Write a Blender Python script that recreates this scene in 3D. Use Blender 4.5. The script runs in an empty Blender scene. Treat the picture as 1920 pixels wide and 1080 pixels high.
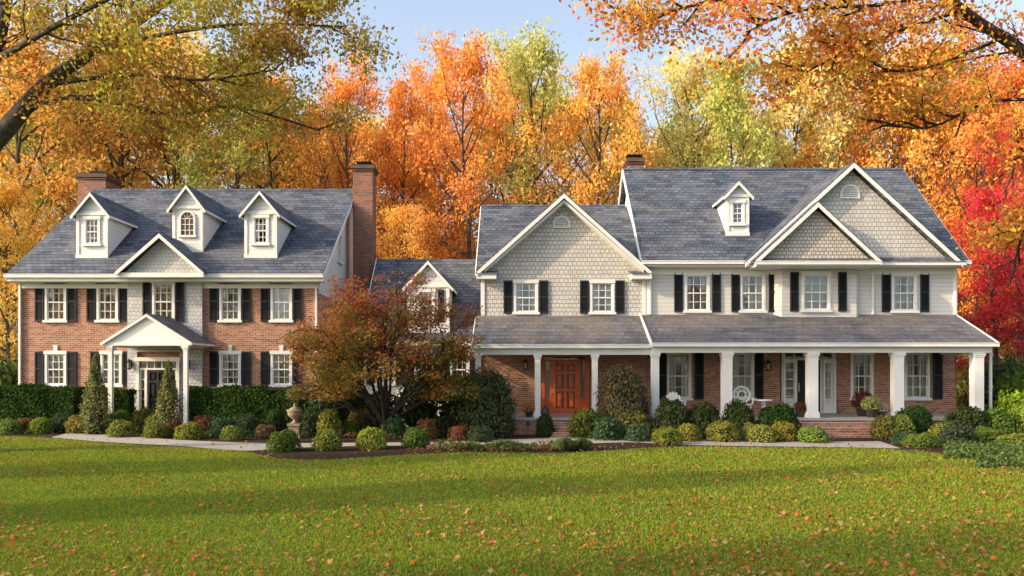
import bpy, math, random
import numpy as np
from mathutils import Vector, Matrix
F=1500.0; HC=2.2; HY=700.0
def X(px,D): return (px-960)*D/F
def Z(py,D): return HC+(HY-py)*D/F
def GD(py): return HC*F/(py-HY)
rnd=random.Random(7)
scene=bpy.context.scene; COL=scene.collection
scene.view_settings.view_transform='Standard'; scene.view_settings.look='None'
scene.view_settings.exposure=0
# ---------------------------------------------------------------- materials
class NT:
    def __init__(s,name):
        s.m=bpy.data.materials.new(name); s.m.use_nodes=True; s.t=s.m.node_tree; s.t.nodes.clear()
        s.out=s.t.nodes.new('ShaderNodeOutputMaterial')
    def n(s,typ,inp=None,**props):
        k=s.t.nodes.new('ShaderNode'+typ)
        for a,b in props.items(): setattr(k,a,b)
        if inp:
            for a,b in inp.items(): s.set(k,a,b)
        return k
    def set(s,k,a,b):
        if isinstance(b,bpy.types.NodeSocket): s.t.links.new(b,k.inputs[a])
        else:
            if isinstance(b,tuple) and len(b)==3 and k.inputs[a].type=='RGBA': b=b+(1,)
            k.inputs[a].default_value=b
    def math(s,op,a,b=0.0,c=None):
        i={0:a,1:b}
        if c is not None: i[2]=c
        return s.n('Math',i,operation=op).outputs[0]
    def mix(s,f,a,b,bt='MIX'):
        k=s.n('MixRGB',{'Fac':f,'Color1':a,'Color2':b},blend_type=bt); return k.outputs[0]
    def noise(s,scale,detail=3,vec=None,rough=.5):
        k=s.n('TexNoise',{'Scale':scale,'Detail':float(detail),'Roughness':rough})
        if vec is not None: s.set(k,'Vector',vec)
        return k.outputs['Fac']
    def pos(s): return s.n('NewGeometry').outputs['Position']
    def ramp(s,f,stops):
        k=s.n('ValToRGB',{'Fac':f}); r=k.color_ramp
        while len(r.elements)<len(stops): r.elements.new(.5)
        for e,(p,c) in zip(r.elements,stops):
            e.position=p; e.color=tuple(c)+(1,) if len(c)==3 else c
        return k.outputs['Color']
    def bump(s,h,strength=.5,dist=.02):
        return s.n('Bump',{'Height':h,'Strength':strength,'Distance':dist}).outputs['Normal']
    def pbr(s,col,rough=.7,normal=None,spec=.3,metal=0.0):
        k=s.n('BsdfPrincipled',{'Base Color':col,'Roughness':rough,'Specular IOR Level':spec,'Metallic':metal})
        if normal is not None: s.set(k,'Normal',normal)
        s.t.links.new(k.outputs[0],s.out.inputs[0]); return s.m
    def uv(s):
        g=s.n('NewGeometry'); p=s.n('SeparateXYZ',{0:g.outputs['Position']}); q=s.n('SeparateXYZ',{0:g.outputs['True Normal']})
        gt=s.math('GREATER_THAN',s.math('ABSOLUTE',q.outputs[0]),s.math('ABSOLUTE',q.outputs[1]))
        u=s.math('ADD',s.math('MULTIPLY',p.outputs[0],s.math('SUBTRACT',1.0,gt)),s.math('MULTIPLY',p.outputs[1],gt))
        return s.n('CombineXYZ',{0:u,1:p.outputs[2]}).outputs[0], u, p.outputs[2]
def plain(name,col,rough=.5,var=.12,scale=3.0,spec=.3,metal=0.0):
    t=NT(name); f=t.noise(scale,4,t.pos())
    c=t.mix(f,tuple(x*(1-var) for x in col),tuple(min(1,x*(1+var)) for x in col))
    return t.pbr(c,rough,None,spec,metal)
def brickish(name,c1,c2,mort,bw,bh,ms,offset=.5,rough=.85,tint=None,tf=.4,bs=.6,dist=.01,nscale=.8,bias=0.0):
    t=NT(name); v,u,z=t.uv()
    b=t.n('TexBrick',{'Vector':v,'Color1':c1,'Color2':c2,'Mortar':mort,'Scale':1.0,'Mortar Size':ms,'Mortar Smooth':.2,'Bias':bias,'Brick Width':bw,'Row Height':bh},offset=offset)
    f=t.noise(nscale,5,t.pos(),.65)
    col=t.mix(t.math('MULTIPLY',f,tf),b.outputs['Color'],tint or c2)
    f2=t.noise(14.0,3,t.pos())
    col=t.mix(.35,col,t.ramp(f2,[(.3,(.32,.32,.32)),(.7,(.75,.75,.75))]),'OVERLAY')
    f4=t.noise(.6,5,t.n('Mapping',{0:t.pos(),3:(2.0,2.0,.5)}).outputs[0],.6)
    col=t.mix(.35,col,t.ramp(f4,[(.3,(.38,.38,.39)),(.7,(.60,.60,.59))]),'OVERLAY')
    return t.pbr(col,rough,t.bump(t.math('SUBTRACT',1.0,b.outputs['Fac']),bs,dist),.2)
BRICK=brickish('red_brick',(.50,.215,.13),(.21,.085,.058),(.48,.39,.31),.215,.078,.010,tint=(.26,.105,.068),tf=.3)
CBRICK=brickish('dark_chimney_brick',(.36,.135,.085),(.14,.06,.045),(.33,.27,.22),.215,.078,.009,tint=(.15,.065,.045),tf=.5)
SOOT=brickish('sooty_brick',(.16,.07,.05),(.08,.04,.03),(.17,.14,.11),.215,.078,.009)
SHINGLE=brickish('grey_shingle_siding',(.61,.58,.55),(.50,.475,.45),(.20,.19,.175),.17,.165,.010,tint=(.48,.46,.435),tf=.4,bs=.9,dist=.025)
SCALE=brickish('scalloped_shingle',(.61,.56,.505),(.47,.43,.385),(.17,.15,.13),.16,.14,.016,tint=(.48,.445,.40),tf=.4,bs=.9,dist=.025)
GREYSH=brickish('pale_grey_shingle',(.56,.56,.57),(.46,.46,.475),(.22,.22,.23),.16,.15,.01,tint=(.48,.48,.485),tf=.4)
def roofmat(name,k,brown,bf):
    t=NT(name); v,u,z=t.uv()
    b=t.n('TexBrick',{'Vector':v,'Color1':(.055*k,.075*k,.115*k),'Color2':(.12*k,.145*k,.195*k),'Mortar':(.010,.013,.02),'Scale':1.0,'Mortar Size':.020,'Mortar Smooth':.3,'Bias':-.1,'Brick Width':.27,'Row Height':.15},offset=.5)
    b2=t.n('TexBrick',{'Vector':v,'Color1':(.02,.026,.04),'Color2':(.18,.19,.215),'Mortar':(.07,.08,.10),'Scale':1.0,'Mortar Size':.0,'Bias':0.0,'Brick Width':.54,'Row Height':.15},offset=.37)
    col=t.mix(.42,b.outputs['Color'],b2.outputs['Color'])
    f=t.noise(.5,6,t.pos(),.7)
    col=t.mix(t.ramp(f,[(.42 if bf<.6 else .3,(0,0,0)),(.72,(bf,bf,bf))]),col,brown)
    f3=t.noise(9.0,2,t.pos())
    col=t.mix(.45,col,t.ramp(f3,[(.3,(.28,.28,.28)),(.7,(.74,.74,.74))]),'OVERLAY')
    saw=t.math('FRACT',t.math('DIVIDE',z,.15))
    return t.pbr(col,.85,t.bump(t.math('SUBTRACT',1.0,saw),1.0,.05),.15)
ROOF=roofmat('slate_asphalt_roofing',1.05,(.15,.135,.12),.35)
PROOF=roofmat('weathered_porch_roofing',1.05,(.19,.155,.13),.85)
def siding(name,col,h=.15):
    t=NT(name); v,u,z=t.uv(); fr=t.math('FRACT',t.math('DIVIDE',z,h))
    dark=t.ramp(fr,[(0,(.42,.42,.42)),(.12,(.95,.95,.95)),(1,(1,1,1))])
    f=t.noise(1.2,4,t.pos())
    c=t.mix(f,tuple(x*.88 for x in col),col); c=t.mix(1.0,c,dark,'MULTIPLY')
    return t.pbr(c,.6,t.bump(t.math('SUBTRACT',1.0,fr),.6,.02),.3)
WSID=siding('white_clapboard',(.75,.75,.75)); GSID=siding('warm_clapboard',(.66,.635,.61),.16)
def vboard():
    t=NT('white_beadboard'); v,u,z=t.uv(); fr=t.math('FRACT',t.math('DIVIDE',u,.12))
    d=t.ramp(fr,[(0,(.6,.6,.6)),(.1,(1,1,1)),(1,(1,1,1))])
    return t.pbr(t.mix(1.0,(.80,.79,.78),d,'MULTIPLY'),.5)
VBD=vboard()
TRIM=plain('white_paint',(.73,.72,.70),.5,.09,1.6)
BLACK=plain('black_shutter_paint',(.018,.019,.022),.45,.2)
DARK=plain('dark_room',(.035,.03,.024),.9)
CURT=plain('linen_curtain',(.60,.55,.46),.9,.15,2.0)
METAL=plain('dark_metal',(.025,.024,.023),.4,.2,5.0,.5,.6)
IRON=plain('white_cast_iron',(.78,.77,.74),.5,.08)
STONE=plain('weathered_stone',(.27,.20,.14),.9,.4,14.0)
BRASS=plain('brass',(.5,.33,.12),.3,.1,3,.5,1.0)
CERAM=plain('dark_ceramic',(.05,.04,.04),.35,.3)
FLOORP=plain('porch_floor_paint',(.36,.33,.29),.6,.12)
def wood(name,a,b):
    t=NT(name); m=t.n('Mapping',{0:t.pos(),3:(14.0,14.0,1.6)}).outputs[0]
    f=t.noise(1.5,6,m,.6); return t.pbr(t.ramp(f,[(.3,a),(.7,b)]),.3,None,.5)
WOOD=wood('varnished_mahogany',(.42,.062,.011),(.72,.15,.026))
WOODD=wood('shade_toned_mahogany',(.18,.028,.007),(.34,.06,.012))  # darker copy of the mahogany, shade painted into the recessed door panel
def bark(name,a,b):
    t=NT(name); m=t.n('Mapping',{0:t.pos(),3:(6.0,6.0,1.2)}).outputs[0]
    f=t.noise(2.5,8,m,.7); return t.pbr(t.ramp(f,[(.35,a),(.65,b)]),.95,t.bump(f,.9,.05),.1)
BARK=bark('grey_brown_bark',(.035,.030,.028),(.15,.13,.115))
BARKD=bark('dark_bark',(.018,.014,.012),(.075,.058,.048))
def glass():
    t=NT('window_glass'); fr=t.n('Fresnel',{'IOR':1.5}).outputs[0]
    f=t.math('ADD',t.math('MULTIPLY',fr,1.6),.08)
    gl=t.n('BsdfGlossy',{'Color':(.9,.95,1.0),'Roughness':.03,'Normal':t.bump(t.noise(1.6,1,t.pos()),.15,.05)})
    tr=t.n('BsdfTransparent',{'Color':(.88,.9,.9)})
    mx=t.n('MixShader',{0:f,1:tr.outputs[0],2:gl.outputs[0]}); t.t.links.new(mx.outputs[0],t.out.inputs[0]); return t.m
GLASS=glass()
DGLASS=plain('dark_window_glass',(.12,.07,.04),.06,.5,3.0,.8)
def leafmat(name,hue=.05,val=.5,trans=.4,nscale=.35,sat=1.0,nh=1.0):
    t=NT(name); oi=t.n('ObjectInfo'); ri=t.n('NewGeometry').outputs['Random Per Island']
    n1=t.noise(nscale,3,t.pos(),.6)
    n1=t.math('MULTIPLY',t.math('SUBTRACT',n1,.5),2.4*nh)
    r=t.math('SUBTRACT',ri,.5)
    h=t.math('ADD',.5,t.math('ADD',t.math('MULTIPLY',n1,hue),t.math('MULTIPLY',r,hue*1.1)))
    r2=t.math('FRACT',t.math('MULTIPLY',ri,17.31))
    v=t.math('ADD',1.0-val*.5,t.math('MULTIPLY',r2,val))
    hs=t.n('HueSaturation',{'Hue':h,'Saturation':sat,'Value':v,'Fac':1.0,'Color':oi.outputs['Color']}).outputs[0]
    d=t.n('BsdfDiffuse',{0:hs}); tl=t.n('BsdfTranslucent',{0:hs})
    mx=t.n('MixShader',{0:trans,1:d.outputs[0],2:tl.outputs[0]}); t.t.links.new(mx.outputs[0],t.out.inputs[0]); return t.m
LEAF=leafmat('autumn_foliage',.035,.6,.45)
LEAFNEAR=leafmat('autumn_foliage_mixed',.085,.8,.45,.45)
LEAFRED=leafmat('autumn_foliage_red_orange',.085,.8,.5,.42)
GREEN=leafmat('evergreen_foliage',.03,.95,.25,1.2)
BLADE=leafmat('grass_blades',.022,.7,.35,.22)
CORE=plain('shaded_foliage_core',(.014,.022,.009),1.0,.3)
def rampleaf(name,stops,trans=.2):
    t=NT(name); ri=t.n('NewGeometry').outputs['Random Per Island']
    c=t.ramp(ri,stops)
    d=t.n('BsdfDiffuse',{0:c}); tl=t.n('BsdfTranslucent',{0:c})
    mx=t.n('MixShader',{0:trans,1:d.outputs[0],2:tl.outputs[0]}); t.t.links.new(mx.outputs[0],t.out.inputs[0]); return t.m
FALLEN=rampleaf('fallen_leaf',[(0,(.27,.05,.018)),(.25,(.42,.12,.03)),(.5,(.38,.16,.06)),(.8,(.44,.25,.125)),(1,(.16,.06,.025))])
def jmap():
    t=NT('japanese_maple_foliage'); ri=t.n('NewGeometry').outputs['Random Per Island']
    p=t.n('SeparateXYZ',{0:t.pos()})
    n=t.noise(1.1,3,t.pos())
    f=t.math('ADD',t.math('MULTIPLY',t.math('SUBTRACT',p.outputs[2],2.0),.06),t.math('ADD',t.math('MULTIPLY',n,1.0),t.math('MULTIPLY',ri,.42)))
    c=t.ramp(f,[(.54,(.16,.18,.04)),(.74,(.30,.21,.05)),(.9,(.40,.14,.055)),(1.0,(.36,.085,.05))])
    d=t.n('BsdfDiffuse',{0:c}); tl=t.n('BsdfTranslucent',{0:c})
    mx=t.n('MixShader',{0:.45,1:d.outputs[0],2:tl.outputs[0]}); t.t.links.new(mx.outputs[0],t.out.inputs[0]); return t.m
JMAP=jmap()
def groundmat():
    t=NT('lawn_turf'); p=t.pos(); f=t.noise(.35,5,p,.6); g=t.noise(30.0,3,p)
    c=t.ramp(f,[(.3,(.05,.095,.012)),(.7,(.095,.135,.018))])
    c=t.mix(.4,c,t.ramp(g,[(.3,(.35,.35,.35)),(.7,(.65,.65,.65))]),'OVERLAY')
    return t.pbr(c,.95,t.bump(g,.4,.02),.1)
TURF=groundmat()
def mulch():
    t=NT('bark_mulch'); p=t.pos(); g=t.noise(22.0,6,p,.8)
    return t.pbr(t.ramp(g,[(.35,(.018,.012,.009)),(.6,(.065,.04,.028)),(.8,(.17,.09,.058))]),1.0,t.bump(g,1.0,.05),.1)
MULCH=mulch()
def pathm():
    t=NT('gravel_concrete_path'); p=t.pos(); g=t.noise(35.0,5,p,.7); h=t.noise(.9,4,p)
    c=t.mix(h,(.26,.25,.23),(.38,.36,.33)); c=t.mix(.4,c,t.ramp(g,[(.3,(.25,.25,.25)),(.7,(.75,.75,.75))]),'OVERLAY')
    return t.pbr(c,.9,t.bump(g,.5,.01),.2)
PATH=pathm()
# ---------------------------------------------------------------- mesh helpers
WL={}
def empty(name,loc,label=None,cat=None,group=None):
    o=bpy.data.objects.new(name,None); o.location=loc; o.empty_display_size=.3; COL.objects.link(o); WL[o]=Vector(loc)
    if label: o['label']=label; o['category']=cat
    if group: o['group']=group
    return o
class B:
    def __init__(s): s.v=[]; s.f=[]
    def add(s,vs,fs):
        k=len(s.v); s.v+= [tuple(v) for v in vs]; s.f+=[tuple(i+k for i in f) for f in fs]; return s
    def box(s,x0,x1,y0,y1,z0,z1):
        return s.add([(x0,y0,z0),(x1,y0,z0),(x1,y1,z0),(x0,y1,z0),(x0,y0,z1),(x1,y0,z1),(x1,y1,z1),(x0,y1,z1)],
          [(0,3,2,1),(4,5,6,7),(0,1,5,4),(1,2,6,5),(2,3,7,6),(3,0,4,7)])
    def slab(s,pts,t):
        n=len(pts); lo=[(p[0],p[1],p[2]-t) for p in pts]
        return s.add(list(pts)+lo,[tuple(range(n)),tuple(reversed(range(n,2*n)))]+[(i,(i+1)%n,n+(i+1)%n,n+i)[::-1] for i in range(n)])
    def beam(s,p0,p1,h,off):
        p0=Vector(p0);p1=Vector(p1);o=Vector(off);d=Vector((0,0,-h))
        return s.add([p0,p1,p1+d,p0+d,p0+o,p1+o,p1+d+o,p0+d+o],[(0,1,2,3),(7,6,5,4),(0,4,5,1),(1,5,6,2),(2,6,7,3),(3,7,4,0)])
    def cyl(s,cx,cy,z0,z1,r0,r1=None,n=16):
        return s.lathe(cx,cy,[(r0,z0),(r0 if r1 is None else r1,z1)],n)
    def lathe(s,cx,cy,prof,n=20):
        vs=[];fs=[]
        for r,z in prof:
            for i in range(n): a=2*math.pi*i/n; vs.append((cx+r*math.cos(a),cy+r*math.sin(a),z))
        for j in range(len(prof)-1):
            for i in range(n): fs.append((j*n+i,j*n+(i+1)%n,(j+1)*n+(i+1)%n,(j+1)*n+i))
        fs.append(tuple(reversed(range(n)))); fs.append(tuple(range((len(prof)-1)*n,len(prof)*n)))
        return s.add(vs,fs)
    def tube(s,pts,rads,n=6):
        vs=[];fs=[];m=len(pts)
        for i,p in enumerate(pts):
            t=(pts[min(i+1,m-1)]-pts[max(i-1,0)]).normalized()
            a=t.cross(Vector((.31,.95,.05))).normalized() if abs(t.y)<.9 else t.cross(Vector((1,0,0))).normalized(); b=t.cross(a)
            for k in range(n):
                an=2*math.pi*k/n; q=p+(a*math.cos(an)+b*math.sin(an))*rads[i]; vs.append(q)
        for j in range(m-1):
            for i in range(n): fs.append((j*n+i,j*n+(i+1)%n,(j+1)*n+(i+1)%n,(j+1)*n+i))
        fs.append(tuple(range((m-1)*n,m*n))); return s.add(vs,fs)
    def mesh(s,name,mat,off=(0,0,0),smooth=False):
        me=bpy.data.meshes.new(name); o=Vector(off)
        me.from_pydata([tuple(Vector(v)-o) for v in s.v],[],s.f); me.materials.append(mat)
        if smooth: me.polygons.foreach_set('use_smooth',[True]*len(me.polygons))
        me.update(); return me
    def obj(s,name,mat,parent=None,smooth=False,loc=None):
        off=WL[parent] if parent is not None else Vector(loc or (0,0,0))
        me=s.mesh(name,mat,off,smooth); o=bpy.data.objects.new(name,me); COL.objects.link(o)
        if parent is not None: o.parent=parent; WL[o]=WL[parent].copy()
        else: o.location=off; WL[o]=off.copy()
        return o
def inst(name,me,parent,loc,rot=0.0):
    o=bpy.data.objects.new(name,me); COL.objects.link(o)
    if parent is not None: o.parent=parent; o.location=Vector(loc)-WL[parent]
    else: o.location=loc
    o.rotation_euler=(0,0,rot); WL[o]=Vector(loc); return o
def child(name,me,parent):
    o=bpy.data.objects.new(name,me); COL.objects.link(o); o.parent=parent; return o
def npmesh(name,parts,mats):
    me=bpy.data.meshes.new(name)
    V=np.concatenate([p[0].reshape(-1,3) for p in parts]); n=len(V)
    tot=np.concatenate([np.full(len(p[0].reshape(-1,3))//p[1],p[1]) for p in parts])
    mi=np.concatenate([np.full(len(p[0].reshape(-1,3))//p[1],p[2]) for p in parts])
    st=np.concatenate([[0],np.cumsum(tot)[:-1]])
    me.vertices.add(n); me.vertices.foreach_set('co',V.astype(np.float32).ravel())
    me.loops.add(n); me.loops.foreach_set('vertex_index',np.arange(n,dtype=np.int32))
    me.polygons.add(len(tot)); me.polygons.foreach_set('loop_start',st.astype(np.int32))
    for m in mats: me.materials.append(m)
    me.polygons.foreach_set('material_index',mi.astype(np.int32))
    me.update(calc_edges=True); return me
def kites(C,size,rng,normals=None,flat=0.0,asp=.55):
    N=len(C); 
    if normals is None: nr=rng.normal(size=(N,3)); nr[:,2]+=flat*np.sign(rng.normal(size=N))
    else: nr=normals+rng.normal(size=(N,3))*.6
    nr/=np.linalg.norm(nr,axis=1)[:,None]+1e-9
    a=rng.normal(size=(N,3)); u=np.cross(nr,a); u/=np.linalg.norm(u,axis=1)[:,None]+1e-9; v=np.cross(nr,u)
    s=(size*(.65+.7*rng.random(N)))[:,None]
    P=np.stack([C-u*s, C+v*s*asp-u*s*.1, C+u*s, C-v*s*asp-u*s*.1],axis=1)
    return P
# ---------------------------------------------------------------- houses
def wall_front(b,x0,x1,z0,z1,y,holes=()):
    xs=sorted(set([x0,x1]+[h[0] for h in holes]+[h[1] for h in holes])); zs=sorted(set([z0,z1]+[h[2] for h in holes]+[h[3] for h in holes]))
    xs=[x for x in xs if x0<=x<=x1]; zs=[z for z in zs if z0<=z<=z1]
    for i in range(len(xs)-1):
        for j in range(len(zs)-1):
            cx=(xs[i]+xs[i+1])/2; cz=(zs[j]+zs[j+1])/2
            if any(h[0]<cx<h[1] and h[2]<cz<h[3] for h in holes): continue
            b.add([(xs[i],y,zs[j]),(xs[i+1],y,zs[j]),(xs[i+1],y,zs[j+1]),(xs[i],y,zs[j+1])],[(0,1,2,3)])
WC={}
T=.085
def window(parent,cx,y,z0,w,h,cols=3,rows=4,rot=0.0,cv=0):
    key=(round(w,2),round(h,2),cols,rows,cv)
    if key not in WC:
        b=B(); b.box(-w/2,-w/2+T,-.045,.07,0,h).box(w/2-T,w/2,-.045,.07,0,h).box(-w/2-.03,w/2+.03,-.07,.068,h-T,h+.05).box(-w/2-.06,w/2+.06,-.10,.066,-.06,.035)
        m1=b.mesh('window',TRIM)
        b=B(); a0=-w/2+T; a1=w/2-T; zb=.035; zt=h-T; f=.04
        b.box(a0,a0+f,-.012,.05,zb,zt).box(a1-f,a1,-.012,.05,zb,zt).box(a0+f,a1-f,-.012,.05,zb,zb+f+.02).box(a0+f,a1-f,-.012,.05,zt-f,zt)
        zm=(zb+zt)/2; b.box(a0+f,a1-f,-.022,.052,zm-.025,zm+.025)
        for i in range(1,cols): x=a0+(a1-a0)*i/cols; b.box(x-.012,x+.012,0.0,.045,zb+f,zt-f)
        for j in range(1,rows):
            if j*2==rows: continue
            z=zb+(zt-zb)*j/rows; b.box(a0+f,a1-f,.003,.042,z-.012,z+.012)
        m2=b.mesh('sash',TRIM)
        m3=B().add([(a0,.03,zb),(a1,.03,zb),(a1,.03,zt),(a0,.03,zt)],[(0,1,2,3)]).mesh('glass',GLASS)
        q0=a0-.04;q1=a1+.04;zz0=0;zz1=h-T+.04
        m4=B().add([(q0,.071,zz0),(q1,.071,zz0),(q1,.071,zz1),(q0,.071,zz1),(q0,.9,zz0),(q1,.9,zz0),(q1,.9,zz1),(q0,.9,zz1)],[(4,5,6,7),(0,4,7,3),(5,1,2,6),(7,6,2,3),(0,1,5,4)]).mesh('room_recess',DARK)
        b=B()
        def drape(xa,xb,za,zb_,yy):
            n=max(6,int((xb-xa)/.03)); vs=[]
            for i in range(n+1):
                x=xa+(xb-xa)*i/n; d=.022*math.sin(i*1.35)+.01*math.sin(i*.6)
                vs+=[(x,yy+d,za),(x,yy+d,zb_)]
            b.add(vs,[(2*i,2*i+2,2*i+3,2*i+1) for i in range(n)])
        ww=a1-a0
        if cv==0: drape(a0,a0+ww*.34,0,zt,.16); drape(a1-ww*.34,a1,0,zt,.16); drape(a0,a1,0,zb+(zt-zb)*.5,.24)
        elif cv==1: drape(a0,a0+ww*.30,0,zt,.16); drape(a1-ww*.30,a1,0,zt,.16); drape(a0,a1,zt-(zt-zb)*.22,zt,.24)
        else: drape(a0,a0+ww*.24,0,zt,.16); drape(a1-ww*.24,a1,0,zt,.16)
        m5=b.mesh('curtain',CURT)
        WC[key]=(m1,m2,m3,m4,m5)
    ms=WC[key]; o=inst('window',ms[0],parent,(cx,y,z0),rot)
    for nm,me in zip(('sash','glass','room_recess','curtain'),ms[1:]): child(nm,me,o)
    return (cx-w/2+T*.5,cx+w/2-T*.5,z0+.02,z0+h-T*.5)
def whole(cx,z0,w,h): return (cx-w/2+T*.5,cx+w/2-T*.5,z0+.01,z0+h-T*.5)
SC={}
def shutter(parent,cx,y,z0,w,h):
    key=(round(w,2),round(h,2))
    if key not in SC:
        b=B(); f=.05
        b.box(-w/2,-w/2+f,-.06,-.01,0,h).box(w/2-f,w/2,-.06,-.01,0,h)
        for z in (0,h*.5-.03,h-.07): b.box(-w/2+f,w/2-f,-.058,-.012,z,z+.07)
        n=int(h/.055)
        for i in range(n):
            z=.06+(h-.12)*i/n
            b.add([(-w/2+f,-.05,z),(w/2-f,-.05,z),(w/2-f,-.018,z+.045),(-w/2+f,-.018,z+.045)],[(0,1,2,3)])
        b.box(-w/2+f,w/2-f,-.016,-.008,0.01,h-.01)
        SC[key]=b.mesh('shutter',BLACK)
    return inst('shutter',SC[key],parent,(cx,y,z0))
def archvent(parent,cx,y,z0,w,name='gable_vent'):
    b=B(); r=w/2; n=14; rb=z0+r*.45
    def arc(rr): return [(cx+rr*math.cos(math.pi*i/n),rb+rr*math.sin(math.pi*i/n)) for i in range(n+1)]
    o=[(cx+r,z0)]+arc(r)+[(cx-r,z0)]; q=r-.07; i_=[(cx+q,z0+.06)]+arc(q)+[(cx-q,z0+.06)]
    m=len(o); vs=[(p[0],y-.07,p[1]) for p in o]+[(p[0],y-.07,p[1]) for p in i_]+[(p[0],y,p[1]) for p in o]+[(p[0],y,p[1]) for p in i_]
    fs=[]
    for k in range(m-1): fs+=[(k,k+1,m+k+1,m+k),(k,2*m+k,2*m+k+1,k+1),(m+k,m+k+1,3*m+k+1,3*m+k)]
    fs+=[(0,m,3*m,2*m),(0,m-1,2*m-1,m)]
    b.add(vs,fs)
    z=z0+.09
    while z<rb+q-.03:
        hw=q if z<rb else math.sqrt(max(0,q*q-(z-rb)**2))
        b.add([(cx-hw,y-.055,z),(cx+hw,y-.055,z),(cx+hw,y-.012,z+.05),(cx-hw,y-.012,z+.05)],[(0,1,2,3)]); z+=.07
    return b.obj(name,TRIM,parent)
def roof_x(b,x0,x1,yf,ze,yr,zr,yb,t=.14):
    b.slab([(x0,yf,ze),(x1,yf,ze),(x1,yr,zr),(x0,yr,zr)],t)
    if yb: zb=zr-(zr-ze)*(yb-yr)/(yr-yf); b.slab([(x0,yr,zr),(x1,yr,zr),(x1,yb,zb),(x0,yb,zb)],t)
def ridge(parent,x0,x1,y,z):
    b=B(); n=int((x1-x0)/.3)
    for i in range(n):
        xa=x0+(x1-x0)*i/n; xb=xa+(x1-x0)/n; h=.028+.012*(i%2)
        b.add([(xa,y-.16,z-.13+h),(xb,y-.16,z-.13+h),(xb,y,z+h),(xa,y,z+h),(xa,y+.16,z-.13+h),(xb,y+.16,z-.13+h)],[(0,1,2,3),(3,2,5,4)])
    return b.obj('ridge_cap',ROOF,parent)
def roof_y(b,cx,half,ze,zp,y0,y1,t=.12):
    b.slab([(cx-half,y0,ze),(cx,y0,zp),(cx,y1,zp),(cx-half,y1,ze)][::-1],t)
    b.slab([(cx+half,y0,ze),(cx,y0,zp),(cx,y1,zp),(cx+half,y1,ze)],t)
def rakes_y(b,cx,half,ze,zp,y0,h=.26,w=.05,lift=-.05):
    for s in(-1,1):
        b.beam((cx+s*half,y0,ze+lift),(cx,y0,zp+lift),h,(0,-w,0))
def gable_tri(b,cx,half,ze,zp,y):
    b.add([(cx-half,y,ze),(cx+half,y,ze),(cx,y,zp)],[(0,1,2)])
def dormer(house,cx,y0,zb,ze,zp,hw,roofz,mat=WSID,hole=None,ov=.16):
    m=(zp-ze)/hw
    yb=lambda z:(z-roofz[0])/roofz[1]+roofz[2]
    b=B(); wall_front(b,cx-hw,cx+hw,zb,ze,y0,[hole] if hole else [])
    gable_tri(b,cx,hw,ze,zp-.03,y0)
    for s in(-1,1): b.add([(cx+s*hw,y0,zb-.3),(cx+s*hw,y0,ze),(cx+s*hw,yb(ze)+.2,ze),(cx+s*hw,y0+.01,zb-.3)],[(0,1,2,3)])
    d=b.obj('dormer',mat,house)
    b=B(); h2=hw+ov; ze2=zp-m*h2
    roof_y(b,cx,h2,ze2+.1,zp+.1,y0-.16,yb(zp+.1)+.3,.09); b.obj('dormer_roof',ROOF,d)
    b=B(); rakes_y(b,cx,h2,ze2+.1,zp+.1,y0-.16,.14,.04,-.05)
    for s in(-1,1):
        b.box(*sorted((cx+s*(hw+.012),cx+s*(hw-.11))),y0-.03,y0+.1,zb-.02,ze)
        b.beam((cx+s*h2,y0-.16,ze2+.06),(cx+s*h2,yb(ze2)+.3,ze2+.06),.09,(s*.03,0,0))
    b.box(cx-hw-.05,cx+hw+.05,y0-.06,y0+.03,ze-.08,ze+.03); b.box(cx-hw-.03,cx+hw+.03,y0-.05,y0+.02,zb-.04,zb+.10)
    b.obj('dormer_trim',TRIM,d)
def chimney(house,x0,x1,y0,y1,z0,z1,pots=1):
    b=B(); b.box(x0,x1,y0,y1,z0,z1-.35); c=b.obj('chimney',CBRICK,house)
    b=B(); b.box(x0-.05,x1+.05,y0-.05,y1+.05,z1-.35,z1-.24); b.box(x0-.1,x1+.1,y0-.1,y1+.1,z1-.24,z1-.08); b.obj('corbelled_top',SOOT,c)
    b=B(); b.box(x0-.04,x1+.04,y0-.04,y1+.04,z1-.08,z1-.02); cx=(x0+x1)/2; cy=(y0+y1)/2
    b.box(cx-.25,cx+.25,cy-.2,cy+.2,z1-.02,z1+.08); b.box(cx-.36,cx+.36,cy-.3,cy+.3,z1+.12,z1+.16)
    for s in(-1,1): b.box(cx+s*.24-.015,cx+s*.24+.015,cy-.02,cy+.02,z1+.08,z1+.12)
    b.obj('chimney_cap',METAL,c); return c
def lantern(house,cx,y,z):
    b=B(); b.box(cx-.05,cx+.05,y-.03,y,z-.1,z+.1); b.box(cx-.015,cx+.015,y-.16,y-.03,z+.14,z+.17); b.box(cx-.015,cx+.015,y-.03,y,z+.08,z+.17)
    b.lathe(cx,y-.15,[(.04,z-.22),(.09,z-.19),(.09,z-.17)],6)
    for k in range(6): a=math.pi/3*k; b.box(cx+.09*math.cos(a)-.01,cx+.09*math.cos(a)+.01,y-.15+.09*math.sin(a)-.01,y-.15+.09*math.sin(a)+.01,z-.17,z+.07)
    b.lathe(cx,y-.15,[(.12,z+.07),(.04,z+.17),(.015,z+.22)],6)
    o=b.obj('wall_lantern',METAL,house); B().lathe(cx,y-.15,[(.065,z-.165),(.065,z+.065)],6).obj('lantern_glass',CURT,o)
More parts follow.
